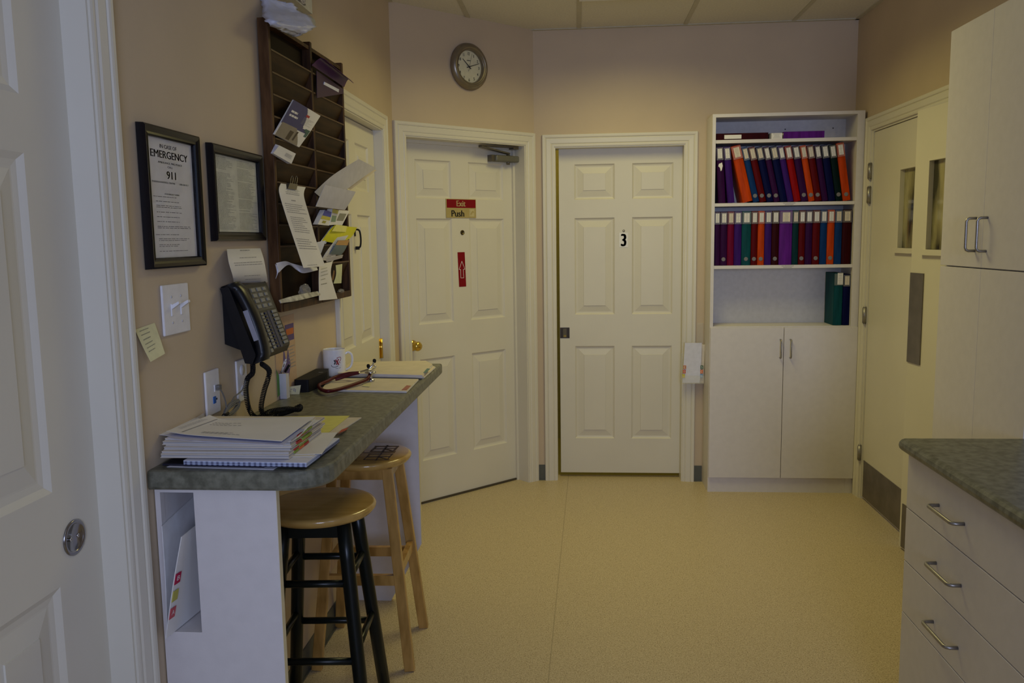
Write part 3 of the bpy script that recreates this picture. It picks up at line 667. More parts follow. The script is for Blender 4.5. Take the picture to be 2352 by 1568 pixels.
r1=[(0,1,.535,'round'),(1,2,.55,'round'),(2,3,.535,'round'),(3,0,.55,'round'),(0,1,.315,'round'),(1,2,.345,'round'),(2,3,.315,'round'),(3,0,.345,'round'),(0,1,.690,'apron'),(2,3,.690,'apron')]
stool('bar stool with black painted legs and round varnished seat, nearer the camera',(-.757,2.325,0),math.radians(4),.740,.163,(.085,.085),(.150,.165),GREENP,SEATW,True,r1)
r2_=[(0,1,.320,'flat'),(2,3,.320,'flat'),(1,2,.350,'flat'),(3,0,.350,'flat'),(0,1,.695,'apron'),(1,2,.695,'apron'),(2,3,.695,'apron'),(3,0,.695,'apron')]
stool('natural pine bar stool with dark painted characters on its round seat',(-.765,2.895,0),math.radians(2),.740,.163,(.095,.10),(.165,.165),PINE,SEATW,False,r2_,True)

# ---------------------------------------------------------------- wall clock on the diagonal wall
T=local(DW)@Matrix.Translation((.505,-.001,2.443)); t=thing('wall_clock','round bronze-rimmed clock above the exit door','clock',T.translation,PI/4)
RX=Matrix.Rotation(PI/2,4,'X')
BRZ=mat('bronze_rim',(.25,.215,.165),.32,.7,noise=(10,.1))
b=B(); b.lathe([(0,0),(.124,0),(.127,.006),(.124,.018),(.114,.030),(.104,.034),(.098,.033),(.094,.026),(.091,.029),(.088,.026),(.086,.012),(.086,.004)],RX,64); build('rim',b,BRZ,t)
b=B(); b.lathe([(0,.006),(.0865,.006)],RX,48); build('dial',b,mat('cream_dial',(.72,.68,.47),.6),t)
b=B()
for k in range(1,13):
    a=PI/2-k*PI/6; s_=str(k); wd={1:.0035,10:.014,11:.009,12:.013}.get(k,.0085); cx,cz=.070*math.cos(a),.070*math.sin(a)
    text_mesh(s_,V(cx-wd/2,-.0066,cz-.008),X*wd,Zv*.0155,b,0,.03)
b2=.0
for k in range(60):
    a=k*PI/30; b.bar(V(.081*math.cos(a),-.0066,.081*math.sin(a)),V(.083*math.cos(a),-.0066,.083*math.sin(a)),.0008,.0002,V(0,1,0))
scribble(b,V(-.014,-.0066,.037),V(.028,0,0),V(0,0,-.006),random.Random(2),1,0,1,th=.6); build('numerals',b,INK,t)
def hand(nm,ang,l,tail,w_,y):
    b=B(); d=V(math.cos(ang),0,math.sin(ang)); b.bar(-d*tail+V(0,y,0),d*l+V(0,y,0),w_,.0008,V(0,1,0),w2=w_*.5); b.lathe([(0,.0),(.0038,0),(.0038,.001),(0,.001)],Matrix.Translation((0,y,0))@RX,16); build(nm,b,INK,t)
hand('hour_hand',math.radians(139),.058,.016,.0060,-.0095); hand('minute_hand',math.radians(19),.074,.018,.0050,-.0110); hand('second_hand',math.radians(75),.074,.026,.0016,-.0124)

# ---------------------------------------------------------------- framed notices (wall-local coordinates on the left wall)
LT=local(LW)
def lw(name,label,cat_,x,z,group=None): 
    c=LT@V(x,0,z); return thing(name,label,cat_,c,PI/2,group)
def frame(label,x0,x1,z0,z1,lit,title):
    t=lw('picture_frame',label,'picture frame',(x0+x1)/2,z0); cx=(x0+x1)/2; X0,X1,H=x0-cx,x1-cx,z1-z0
    b=B(); prof=[(0,.002),(0,.013),(.003,.017),(.008,.016),(.013,.019),(.020,.021),(.024,.018),(.025,.002)]
    ins=.025; path=[(X0+ins,ins),(X1-ins,ins),(X1-ins,H-ins),(X0+ins,H-ins)]
    sg=[(-1,-1),(1,-1),(1,1),(-1,1)]
    rows=[[V(px_+sx*o,-th,pz+sz*o) for (px_,pz),(sx,sz) in zip(path,sg)] for o,th in prof]
    for r_,q_ in zip(rows,rows[1:]):
        for k in range(4): b.quad(r_[k],r_[(k+1)%4],q_[(k+1)%4],q_[k])
    build('moulding',b,FRAME,t)
    b=B(); b.box(X0+.02,X1-.02,-.006,-.003,.02,H-.02); build('sheet',b,PAPER if lit else mat('paper_cream',(.72,.72,.62),.7),t)
    b=B(); W_=X1-X0-2*ins; P=V(X0+ins,-.0064,H-ins)
    rng=random.Random(4)
    def tx(s_,u,v,wu,hv,bold=.03): text_mesh(s_,P+V(W_*u,0,-(H-2*ins)*(v+hv)),X*(W_*wu),Zv*((H-2*ins)*hv),b,0,bold)
    if title:
        tx('IN CASE OF',.30,.045,.36,.032); tx('EMERGENCY',.10,.098,.80,.062,.05); tx('AMBULANCE, FIRE, POLICE',.24,.19,.52,.017); tx('CALL',.44,.222,.11,.016)
        tx('911',.41,.265,.20,.066,.05); tx('POISON CONTROL CENTRE',.10,.357,.48,.014,.015); tx('1-800-268-9017',.67,.357,.22,.014,.015); tx('OTHER EMERGENCY NUMBERS',.34,.455,.32,.012,.012)
        for v,n_,l in ((.48,1,.10),(.52,1,.15),(.555,2,.15),(.61,1,.15),(.65,1,.15),(.69,1,.15),(.73,2,.15),(.80,1,.10),(.835,2,.16),(.885,2,.16),(.94,1,.16)):
            scribble(b,P+V(0,0,-(H-2*ins)*v),V(W_,0,0),V(0,0,-(H-2*ins)*.014*n_),rng,n_,l,.92,th=.26,off=.0002)
        
    else:
        scribble(b,P+V(0,0,-(H-2*ins)*.02),V(W_*.5,0,0),V(0,0,-(H-2*ins)*.95),rng,52,.04,.92,th=.26,skip=.12,off=.0002)
        scribble(b,P+V(W_*.5,0,-(H-2*ins)*.02),V(W_*.5,0,0),V(0,0,-(H-2*ins)*.95),rng,52,.06,.95,th=.26,skip=.12,off=.0002)
    build('printed_text',b,INK if title else mat('fine_print',(.20,.20,.17),.6),t)
    b=B(); b.box(X0+.02,X1-.02,-.0095,-.008,.02,H-.02); build('glass',b,mat('frame_glass',(1,1,1),.06,trans=1,ior=1.05,spec=.2),t)
frame('black frame with the Emergency 911 notice, left of the smaller frame',1.785,2.060,1.443,1.763,True,True)
frame('smaller black frame with a two-column printed list, beside the wooden rack',2.128,2.478,1.504,1.757,False,False)

# ---------------------------------------------------------------- switch plate, jack plates
def plate(name,label,cat_,x0,x1,z0,z1): 
    t=lw(name,label,cat_,(x0+x1)/2,z0); b=B(); b.box((x0-x1)/2,(x1-x0)/2,-.007,-.0005,0,z1-z0); build('plate',b,PLATE,t,bevel=.003,seg=3); return t
t=plate('light_switch','white double toggle light switch plate under the Emergency notice','light switch',1.845,1.975,1.287,1.405)
for x_ in (-.0235,.0235):
    b=B(); b.box(x_-.006,x_+.006,-.009,-.006,.044,.073); b.prism([V(x_-.005,-.008,.060),V(x_-.005,-.008,.070),V(x_-.005,-.026,.079),V(x_-.005,-.027,.073)],V(.010,0,0)); build('toggle',b,PLATE,t,bevel=.001)
    b=B()
    for z in (.0285,.089): b.lathe([(0,.0015),(.003,.001),(.003,0)],Matrix.Translation((x_,-.007,z))@RX,10)
    build('screw',b,mat('screw_white',(.55,.54,.56),.4),t)
t=plate('jack_plate','white phone jack plate with grey plug and blue port','wall plate',2.038,2.120,1.056,1.172)
b=B(); b.box(.006,.026,-.009,-.006,.058,.076); build('jack',b,PLATE,t); b=B(); b.box(.009,.023,-.020,-.007,.061,.074); build('plug',b,SILV,t)
b=B(); b.box(-.004,.010,-.009,-.006,.028,.046); build('data_port',b,mat('port_blue',(.01,.12,.45),.4),t); b=B(); b.bar(V(.017,-.0076,.040),V(.017,-.0076,.035),.006,.0005,V(0,1,0)); build('port_number',b,INK,t)
t=plate('outlet_plate','white duplex outlet plate behind the phone cord','outlet',2.236,2.306,1.054,1.172)
b=B()
for z in (.030,.088): b.lathe([(0,.002),(.015,.002),(.0155,0)],Matrix.Translation((0,-.007,z))@RX,20)
build('receptacle',b,PLATE,t)

# ---------------------------------------------------------------- loose papers fixed to the wall
def paper(name,label,cat_,rows,mm,t=.0005,nu=6,sub=6,printing=None,pm=None,group=None,sgn=1,extra=None):
    c=rows[-1][0]; r=thing(name,label,cat_,(rows[0][0]+rows[-1][1])/2 if False else V((rows[0][0].x+rows[-1][1].x)/2,(rows[0][0].y+rows[-1][1].y)/2,min(p.z for q in rows for p in q)),0,group)
    b=B(); b.ribbon(rows,t,0,nu,sub); build('sheet',b,mm,r,world=True)
    if printing:
        b=B(); on_ribbon(rows,nu,sub,b,printing,0,t/2+.0006,sgn); build('printing',b,pm or GREYINK,r,world=True)
    return r
w_=XL
rw=[(AX(310,757,-.9535),AX(355,741,-.9535)),(AX(330,800,-.945),AX(368,778,-.945)),(AX(346,831,-.925),AX(379,812,-.928))]
paper('sticky_note','pale yellow sticky note with handwriting left of the light switch','note',rw,NOTE,printing=lines_rects(random.Random(8),.06,.72,6,.15,.9,.2),pm=mat('pencil',(.32,.31,.22),.7),sgn=-1)
rw=[(AX(521,572,-.950),AX(598,570,-.950)),(AX(525,600,-.918),AX(606,596,-.925)),(AX(534,632,-.920),AX(612,628,-.925)),(AX(537,650,-.944),AX(615,648,-.944))]
rng=random.Random(9)
paper('paper_notice','curled white printed sheet on the wall above the phone','paper',rw,PAPER,printing=lines_rects(rng,.05,.09,1,.35,.65,.7,True,.9)+lines_rects(rng,.25,.28,1,.3,.8,.5,True,.9)+lines_rects(rng,.36,.46,2,.1,.95,.3,True,.8)+lines_rects(rng,.68,.72,1,.3,.8,.4,True,.9)+lines_rects(rng,.80,.84,1,.3,.8,.4,True,.8),sgn=-1)
# poster low on the wall behind the phone
t=lw('wall_poster','orange and purple printed leaflet on the wall below the rack','poster',2.645,1.010)
b=B(); b.box(-.095,.095,-.0015,-.0005,0,.25); build('sheet',b,mat('tan_poster',(.58,.40,.26),.7),t)
b=B(); b.box(.0,.085,-.002,-.0015,.165,.22); build('purple_block',b,mat('poster_purple',(.10,.06,.22),.6),t)
b=B(); b.box(.01,.08,-.0024,-.002,.185,.205); build('orange_stripe',b,mat('poster_orange',(.55,.14,.03),.6),t)
b=B(); b.add([V(-.03,-.002,.02),V(.01,-.002,.035),V(.04,-.002,.085),V(.02,-.002,.14),V(0,-.002,.10),V(-.02,-.002,.15),V(-.035,-.002,.08)],[tuple(range(7))]); build('purple_motif',b,mat('poster_violet',(.13,.09,.28),.6),t)
b=B(); b.add([V(-.095,-.0022,.0),V(-.045,-.0022,.01),V(-.07,-.0022,.06),V(-.095,-.0022,.09)],[(0,1,2,3)]); build('green_motif',b,mat('poster_green',(.12,.28,.05),.6),t)
b=B(); scribble(b,V(.02,-.002,.15),V(.07,0,0),V(0,0,-.08),random.Random(6),7,th=.25); build('printing',b,GREYINK,t)

# ---------------------------------------------------------------- literature rack
RN,RFAR=2.525,3.262; RXN,RXF=-.918,-.897; RZ0,RZ1=1.283,2.165
ang=math.atan2(RXF-RXN,RFAR-RN); RL=math.hypot(RXF-RXN,RFAR-RN)
t=thing('literature_rack','dark walnut wall rack with two columns of slanted pockets','rack',(RXN,RN,RZ0),PI/2-ang); RKM=ROOTM[t.name]; rack=t
# rack-local: x right along the front, y into the rack, z up from its bottom
RH=RZ1-RZ0; RD=.033; RS=.378
for x0_,x1_ in ((0,.018),(RS-.009,RS+.009),(RL-.018,RL)):
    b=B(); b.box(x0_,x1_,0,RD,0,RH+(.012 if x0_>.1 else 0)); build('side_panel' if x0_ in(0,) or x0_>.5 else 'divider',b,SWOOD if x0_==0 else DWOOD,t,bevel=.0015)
b=B(); b.box(.018,RL-.018,RD-.004,RD,.012,RH-.003); build('back_panel',b,mat('dark_back',(.012,.005,.002),.7,noise=(8,.3),spec=.15),t)
b=B(); b.box(.018,RS-.009,.004,RD-.004,RH-.015,RH-.003); b.box(RS+.009,RL-.018,.004,RD-.004,RH-.015,RH-.003); build('top_rail',b,DWOOD,t)
for a,c in ((.018,RS-.009),(RS+.009,RL-.018)):
    b=B(); b.box(a,c,-.002,RD-.004,0,.012); b.box(a,c,-.002,.003,.012,.024); build('bottom_ledge',b,DWOOD,t)
    for k in range(11):
        z=.792-k*.0655
        if a<.1 and k>9: continue
        b=B(); b.prism([V(a,.001,z),V(a,.004,z+.002),V(a,.029,z-.054),V(a,.026,z-.056)],V(c-a,0,0)); b.box(a,c,-.0008,.0045,z-.002,z+.003,1); build('pocket',b,[mat('pocket_wood',(.040,.020,.006),.55,noise=(5,.3,(1,8,8),(.060,.031,.010)),spec=.2),mat('pocket_lip',(.095,.050,.022),.5)],t)
def rk(px,py,off=0):
    """point on the rack's front plane, off metres out of it, seen at a photo position"""
    n=RKM.to_3x3()@V(0,-1,0); P0=V(RXN,RN,0)+n*off; d=(px-1176)*RT-(py-784)*UP+F*fw; tt=((P0-EYE).dot(n))/(d.dot(n)); return EYE+d*tt
# blue and white booklet
rw=[(rk(673,229,.012),rk(735,266,.010)),(rk(650,270,.008),rk(713,300,.006)),(rk(628,308,.003),rk(686,338,.003))]
r=paper('booklet','blue and white illustrated booklet in the rack, left column','booklet',rw,PAPER,t=.004)
g_=dict(nu=6,sub=6)
def fill(nm,rects,col,off=.0026): b=B(); on_ribbon(rw,6,6,b,rects,0,off,-1); build(nm,b,mat(nm+'_ink',col,.5),r,world=True)
BL=[]
for i in range(24):
    v=i/24; e=.50+.0*v+.18*math.sin(v*3.2) if v<.5 else .62+.35*math.sin((v-.4)*2.4); BL.append((.0,max(.1,min(.98,e if v<.52 else .98)),v,v+1/24))
BL=[q for q in BL if q[2]<.6]
fill('blue_cover',BL,(.035,.035,.16)); 
fill('photo_area',[(.03+.03*0,.55+.35*math.sin(v/12*1.4),.60+v*.4/12,.60+(v+1)*.4/12) for v in range(12)],(.26,.22,.17),.0028)
fill('photo_figure',[(.38,.52,.70,.96),(.60,.66,.66,.90)],(.05,.03,.02),.0031)
fill('green_corner',[(.80,.98,.52,.60),(.88,.98,.60,.70)],(.03,.10,.09),.0030)
fill('logo_mark',[(.58,.70,.20,.26)],(.40,.02,.03),.0029)
b=B(); on_ribbon(rw,6,6,b,lines_rects(random.Random(1),.24,.42,2,.10,.48,.5),0,.0030,-1); build('title_lettering',b,WCARD,r,world=True)
b=B(); on_ribbon(rw,6,6,b,lines_rects(random.Random(2),.28,.46,6,.55,.92,.2),0,.0029,-1); build('printing',b,GREYINK,r,world=True)
# business cards
for k in range(5):
    o=.003+.0045*k; dx=-2.0*(4-k)
    rw=[(rk(641+dx,331+k*.7,o),rk(679+dx,350+k*.7,o)),(rk(627+dx*.6,352,o),rk(669+dx,376,o))]
    r=paper('business_card',['rearmost white card','second white card from the back','middle white card','second white card from the front','front white card with printed name'][k]+' of the fanned stack in the rack','card',rw,PAPER if k==4 else PAPERB,t=.0018,nu=3,sub=4,group='fanned business cards in the rack',printing=lines_rects(random.Random(77),.32,.70,5,.5,.88,.4,mn=.95) if k==4 else None,sgn=-1)
# purple folder drooping from the top of the right column
t=thing('plastic_folder','purple plastic folder drooping over the rack top, right column','folder',rk(760,180,.03))
b=B(); b.ribbon([(rk(716,150,.008),rk(790,200,.012)),(rk(735,134,.020),rk(800,182,.026)),(rk(750,139,.045),rk(812,191,.060)),],.0015,0,8,8); build('cover',b,PURP,t,world=True)
b=B(); b.ribbon([(rk(727,162,.006),rk(789,205,.006)),(rk(728,225,.005),rk(789,215,.005))],.001); build('inner_flap',b,mat('deep_purple',(.035,.008,.055),.4),t,world=True)
rw=[(rk(745,188,.008),rk(778,205,.008)),(rk(743,194,.006),rk(777,212,.006))]
paper('leaflet','white leaflet edge under the purple folder','paper',rw,PAPERB,t=.003)
# tall fan of grey-white sheets, right column
rw=[(rk(722,441,.004),rk(756,470,.004)),(rk(765,402,.030),rk(800,432,.035)),(rk(824,365,.075),rk(864,386,.085))]
paper('paper_sheet','long grey-white sheet sticking out furthest from the rack','paper',rw,mat('paper_grey',(.60,.58,.60),.7))
rw=[(rk(785,425,.008),rk(805,436,.012)),(rk(815,392,.035),rk(866,390,.065))]
paper('paper_sheet','cream sheet just below the longest grey sheet of the rack','paper',rw,MANILA)
rw=[(rk(725,442,.002),rk(745,490,.002)),(rk(746,425,.012),rk(780,470,.018)),(rk(752,424,.020),rk(817,440,.050))]
rw=[(rk(746,424,.044),rk(817,440,.075)),(rk(735,450,.034),rk(806,460,.062)),(rk(725,474,.022),rk(792,482,.045))]
paper('paper_sheet','stiff grey sheet with clip above the blue and yellow box','paper',rw,mat('paper_grey',(.60,.58,.60),.7),t=.0012)
# blue and yellow box, white device
def boxon(name,label,cat_,q,depth,mats,parts=(),off=0.0,bev=.001):
    n=RKM.to_3x3()@V(0,-1,0); a=[rk(px,py,off+depth) for px,py in q]; r=thing(name,label,cat_,(a[2]+a[3])/2); b=B(); b.prism(a,-n*depth); build('body',b,mats,r,world=True,bevel=bev)
    for nm,uv,mm in parts:
        def P(u,v): return a[0].lerp(a[1],u).lerp(a[3].lerp(a[2],u),v)+n*.0006
        b=B()
        for (u0_,u1_,v0_,v1_) in uv: b.quad(P(u0_,v0_),P(u1_,v0_),P(u1_,v1_),P(u0_,v1_))
        build(nm,b,mm,r,world=True)
    return r
boxon('medicine_box','small blue, white and yellow printed box in the rack, right column','box',[(746,482),(772,490),(756,518),(730,515)],.018,PAPER,[('blue_panel',[(0,1,0,.38)],mat('box_blue',(.02,.04,.40),.4)),('yellow_band',[(0,1,.38,.62)],mat('box_yellow',(.55,.50,.05),.4)),('round_mark',[(.25,.55,.70,.88)],mat('box_olive',(.35,.32,.02),.4))])
boxon('medicine_box','narrow yellow-topped box beside the blue printed box','box',[(764,479),(777,483),(770,516),(757,517)],.020,PAPER,[('yellow_band',[(0,1,0,.25)],mat('box_yellow',(.55,.50,.05),.4)),('green_print',[(.1,.9,.4,.8)],mat('box_green',(.20,.30,.20),.5))])
boxon('digital_thermometer','white handheld device with grey screen in the rack','device',[(779,482),(803,484),(786,517),(764,516)],.014,PLATE,[('screen',[(.18,.85,.22,.72)],mat('lcd_grey',(.20,.20,.15),.3))],off=.003,bev=.003)
# yellow papers
rw=[(rk(738,552,.004),rk(762,558,.004)),(rk(770,530,.025),rk(790,542,.028)),(rk(810,523,.05),rk(822,531,.055))]
paper('yellow_leaflet','bright yellow leaflet sticking out of the rack','paper',[(rk(768,517,.012),rk(820,522,.045)),(rk(752,535,.008),rk(806,545,.030)),(rk(740,553,.004),rk(780,560,.016))],LIME,t=.001)
paper('yellow_leaflet','creased yellow slip on top of the bright yellow leaflet','paper',[(rk(772,516,.020),rk(797,519,.030)),(rk(762,531,.018),rk(794,533,.028))],YEL,t=.001)
paper('paper_sheet','white sheet edge behind the yellow leaflet','paper',[(rk(762,519,.003),rk(775,520,.01)),(rk(735,556,.002),rk(748,560,.004))],PAPERB)
# brochures
n_='brochures in the lower right pockets'
paper('brochure','white brochure with fine black lettering below the yellow leaflet','brochure',[(rk(775,545,.040),rk(800,540,.048)),(rk(752,575,.026),rk(778,572,.032)),(rk(738,597,.010),rk(765,600,.012))],PAPER,t=.001,group=n_,printing=lines_rects(random.Random(78),.2,.8,9,.25,.8,.35),sgn=-1)
rw=[(rk(776,552,.048),rk(802,551,.058)),(rk(766,570,.038),rk(793,572,.046)),(rk(757,583,.024),rk(783,586,.030))]
r=paper('brochure','brochure with orange band and teal picture in the rack','brochure',rw,mat('brochure_teal',(.16,.22,.22),.5),t=.001,group=n_)
b=B(); on_ribbon(rw,6,6,b,[(0,1,0,.3)],0,.0012,-1); build('orange_band',b,mat('band_orange',(.60,.34,.10),.5),r,world=True)
paper('brochure','folded white leaflet lying lowest in the right column pockets','brochure',[(rk(748,592,.066),rk(788,585,.072)),(rk(750,602,.050),rk(786,592,.054))],PAPER,group=n_)
paper('paper_sheet','bluish white sheet at the divider, right column','paper',[(rk(728,556,.002),rk(748,552,.008)),(rk(732,592,.002),rk(738,580,.004))],PAPERB)
# hanging slip, green note
rw=[(rk(733,607,.012),rk(764,600,.012)),(rk(732,640,.016),rk(760,632,.018)),(rk(733,690,.010),rk(775,686,.014))]
paper('paper_slip','long white handwritten slip hanging from the lower right pocket','paper',rw,PAPER,printing=lines_rects(random.Random(12),.2,.7,5,.15,.8,.15),pm=mat('pencil',(.32,.31,.22),.7),sgn=-1)
paper('sticky_note','pale green note in the lower right compartment of the rack','note',[(rk(771,609,.006),rk(786,606,.006)),(rk(772,630,.010),rk(785,630,.010)),(rk(766,651,.008),rk(784,650,.008))],mat('pale_green',(.60,.63,.40),.6))
paper('card_slip','small brown card in the lower right compartment of the rack','card',[(rk(766,620,.004),rk(773,624,.004)),(rk(762,642,.004),rk(768,646,.004))],mat('brown_card',(.22,.12,.05),.6))
# clip and long hanging notice
rw=[(rk(645,421,.020),rk(702,430,.020)),(rk(641,440,.034),rk(698,450,.034)),(rk(655,490,.036),rk(711,497,.036)),(rk(675,550,.040),rk(727,555,.042)),(rk(697,615,.052),rk(747,611,.055))]
rng=random.Random(14)
paper('paper_notice','long white printed notice hanging from a black clip on the rack','paper',rw,PAPER,nu=6,sub=8,printing=lines_rects(rng,.14,.27,5,.2,.85,.35,True,.6)+lines_rects(rng,.33,.35,1,.4,.6,.6,True,.9)+lines_rects(rng,.38,.49,5,.1,.9,.28)+lines_rects(rng,.52,.68,8,.15,.85,.28)+lines_rects(rng,.73,.83,5,.1,.9,.3)+lines_rects(rng,.96,.975,1,.2,.9,.4),sgn=-1)
t=thing('binder_clip','dark metal binder clip holding the long notice','clip',rk(672,430,.022))
a=[rk(666,420,.030),rk(684,423,.030),rk(681,436,.034),rk(661,433,.034)]; nn=RKM.to_3x3()@V(0,1,0)
b=B(); b.prism(a,nn*.010); build('body',b,DARKM,t,world=True)
for x_ in (668,678):
    b=B(); b.tube(cat([rk(x_-1,423,.028),rk(x_,410,.024),rk(x_+3,404,.022),rk(x_+5,410,.024),rk(x_+3,423,.028)],4),.0012,6); build('wire_arm',b,mat('clip_wire',(.15,.14,.13),.3,.8),t,world=True)
# curled paper, bag and flat leaflets in the wide lower compartment
rw=[(rk(634,604,.006),rk(640,626,.004)),(rk(655,600,.020),rk(662,608,.012)),(rk(672,605,.024),rk(682,620,.020)),(rk(700,612,.020),rk(698,627,.034)),(rk(728,614,.010),rk(730,620,.018))]
paper('paper_sheet','curled white sheet across the wide lower compartment of the rack','paper',rw,PAPERB,nu=4,sub=6)
paper('paper_sheet','narrow curled paper end at the left side of the rack','paper',[(rk(632,606,.006),rk(637,612,.010)),(rk(636,625,.004),rk(640,622,.010)),(rk(633,640,.004),rk(635,636,.006))],PAPERB,nu=3)
def crumple(name,label,cat_,c,rx,ry,rz_,mm,seed,res=(14,10),amp=.25,alpha=None,bm=None):
    rng=random.Random(seed); b=B(); vs=[];fs=[]; nu,nv=res
    for j in range(nv+1):
        th=PI*j/nv
        for i in range(nu):
            ph=2*PI*i/nu; k=1+rng.uniform(-amp,amp); vs.append(V(c.x+rx*k*math.sin(th)*math.cos(ph),c.y+ry*k*math.sin(th)*math.sin(ph),c.z+rz_*(1+rng.uniform(-amp,amp)*.5)*math.cos(th)))
    for j in range(nv):
        for i in range(nu): fs.append((j*nu+i,j*nu+(i+1)%nu,(j+1)*nu+(i+1)%nu,(j+1)*nu+i))
    b.add(vs,fs,0,False); return tag(build(name,b,mm),label,cat_)
FILM=mat('clear_film',(.75,.72,.70),.12,alpha=.22,coat=.6)
crumple('plastic_bag','crumpled clear plastic bag in the bottom of the rack','bag',rk(700,668,.000),.012,.050,.022,FILM,5)
paper('leaflet','flat glossy leaflets edge in the bottom of the rack, left column','paper',[(rk(641,689,.006),rk(645,696,.012)),(rk(680,678,.012),rk(685,690,.022)),(rk(734,668,.008),rk(735,678,.014))],mat('glossy_leaflet',(.42,.41,.36),.25,noise=(30,.5)),t=.003)
crumple('plastic_bag','small clear wrapper in the bottom right compartment of the rack','bag',rk(783,668,.0),.010,.030,.008,FILM,6)
# document holder and white bag on top of the rack
t=thing('wall_holder','cream wall holder with printed magazine above the rack','file pocket',V(-.925,2.75,2.275))
c0=AX(612,-60,-.93); 
b=B(); b.box(-.954,-.905,2.585,2.93,2.275,2.50); build('back_tray',b,mat('cream_plastic',(.62,.60,.47),.5),t,world=True)
b=B(); b.box(-.9045,-.899,2.59,2.84,2.28,2.48); build('magazine',b,mat('printed_magazine',(.30,.29,.27),.4,noise=(60,.9,(1,1,3),(.75,.70,.66))),t,world=True)
rng=random.Random(21)
rows=[(AX(612,-6,-.935),AX(670,8,-.890)),(AX(613,14,-.925),AX(690,27,-.875)),(AX(618,36,-.890),AX(711,37,-.850)),(AX(630,52,-.868),AX(726,59,-.828)),(AX(655,66,-.862),AX(704,74,-.838)),(AX(676,75,-.868),AX(690,82,-.856))]
g=grid(rows,10,5); 
for row in g:
    for j,p in enumerate(row): p+=V(rng.uniform(-.003,.006),0,rng.uniform(-.0018,.0018))
b=B(); n=len(g); m=11; vs=[p for row in g for p in row]+[p-V(.018,0,.004) for row in g for p in row]; N=n*m
fs=[(i*m+j,i*m+j+1,(i+1)*m+j+1,(i+1)*m+j) for i in range(n-1) for j in range(m-1)]; fs+=[tuple(N+k for k in f[::-1]) for f in fs]
for i in range(n-1): fs+=[(i*m,(i+1)*m,N+(i+1)*m,N+i*m),(i*m+m-1,N+i*m+m-1,N+(i+1)*m+m-1,(i+1)*m+m-1)]
for j in range(m-1): fs+=[(j,N+j,N+j+1,j+1),((n-1)*m+j,(n-1)*m+j+1,N+(n-1)*m+j+1,N+(n-1)*m+j)]
b.add(vs,fs,0,True); tag(build('plastic_bag',b,mat('white_bag',(.56,.58,.70),.4)),'white plastic bag draped over the top of the rack','bag')

# ---------------------------------------------------------------- desk phone mounted on the wall
t=thing('desk_phone','black office phone with handset mounted on the wall above the counter','phone',(XL,2.285,1.165),PI/2); PM=ROOTM[t.name]
# phone-local: x along the wall (0 centre), y into the wall (0 wall), z up
def ps(u,s,o=0):
    """point on the sloping face: u across, s down the slope 0..1, o out"""
    d=V(0,-.064,-.182); n=V(0,-.182,.064).normalized(); return V(u,-.030,.214)+d*s+n*o
b=B(); b.prism([V(-.124,-.004,.214),V(-.124,-.026,.219),V(-.124,-.0305,.2125),V(-.124,-.0920,.0375),V(-.124,-.0915,.030),V(-.124,-.082,.010),V(-.124,-.062,.012)],V(.270,0,0)); build('body',b,BLACK,t,bevel=.004,seg=3)
b=B(); b.prism([V(-.105,-.001,.205),V(-.105,-.010,.210),V(-.105,-.066,.03),V(-.105,-.045,.045),V(-.105,-.001,.062)],V(.205,0,0)); build('wall_wedge',b,BLACKM,t,bevel=.003)
b=B() # handset: arched bar over the near third
pts=[ps(-.095,-.06,.004),ps(-.095,.02,.018),ps(-.095,.16,.026),ps(-.095,.5,.031),ps(-.095,.84,.026),ps(-.095,1.02,.017),ps(-.095,1.10,.002)]
cc=cat(pts,5); nn=V(0,-.182,.064).normalized(); vs=[];fs=[]
for i,p in enumerate(cc):
    f_=i/(len(cc)-1); wd=.029 if f_<.2 or f_>.8 else .026; th=.030+.016*(abs(f_-.5)*2)**4
    for k in range(12):
        a=2*PI*k/12; cx=math.copysign(abs(math.cos(a))**.6,math.cos(a))*wd; cz=math.copysign(abs(math.sin(a))**.7,math.sin(a))*th/2; vs.append(p+V(cx,0,0)+nn*(cz-.010))
for i in range(len(cc)-1):
    for k in range(12): fs.append((i*12+k,i*12+(k+1)%12,(i+1)*12+(k+1)%12,(i+1)*12+k))
fs+=[tuple(range(12)),tuple(range((len(cc)-1)*12,len(cc)*12))[::-1]]
b.add(vs,fs,0,True); hd=build('handset',b,BLACK,t)
b=B(); b.bar(ps(-.1222,.36,.018),ps(-.1222,.80,.016),.0015,.014,nn); build('label_strip',b,mat('label_grey',(.30,.31,.38),.3),hd)
KEY=mat('key_grey',(.27,.27,.26),.5,spec=.3); KEYD=mat('key_blue',(.03,.035,.09),.4)
def pad(nm,u0_,u1_,s0,s1,o,mm,h=.002):
    f=lambda u:-.058+(u+.046)*1.36
    b=B(); a=[ps(f(u0_),s0,o),ps(f(u1_),s0,o),ps(f(u1_),s1,o),ps(f(u0_),s1,o)]; b.prism(a,nn*h); return build(nm,b,mm,t)
pad('display',-.046,-.020,.10,.24,.0,mat('lcd_green',(.075,.085,.075),.2))
pad('key_panel',-.004,.092,.04,.40,.0,mat('panel_grey',(.085,.085,.085),.5),.0008)
def key(u,s,w_=.011,h=.045,mm=KEY,o=.0008):
    pad('key',u-w_/2,u+w_/2,s-h/2,s+h/2,o,mm,.0022)
for i in range(4):
    key(.012,.08+i*.085,.020,.055); key(.044,.08+i*.085,.020,.055); key(.074,.08+i*.085,.014,.045)
key(-.030,.46,.014,.045); key(-.034,.56,.016,.06,mat('key_red',(.35,.02,.015),.4))
for i in range(5): key(-.034,.66+i*.085,.017,.055); key(-.012,.66+i*.085,.012,.055)
for i in range(11): key(.010,.45+i*.052,.013,.036); key(.031,.45+i*.052,.010,.028,KEYD)
for i in range(9): key(.080,.45+i*.062,.024,.042)
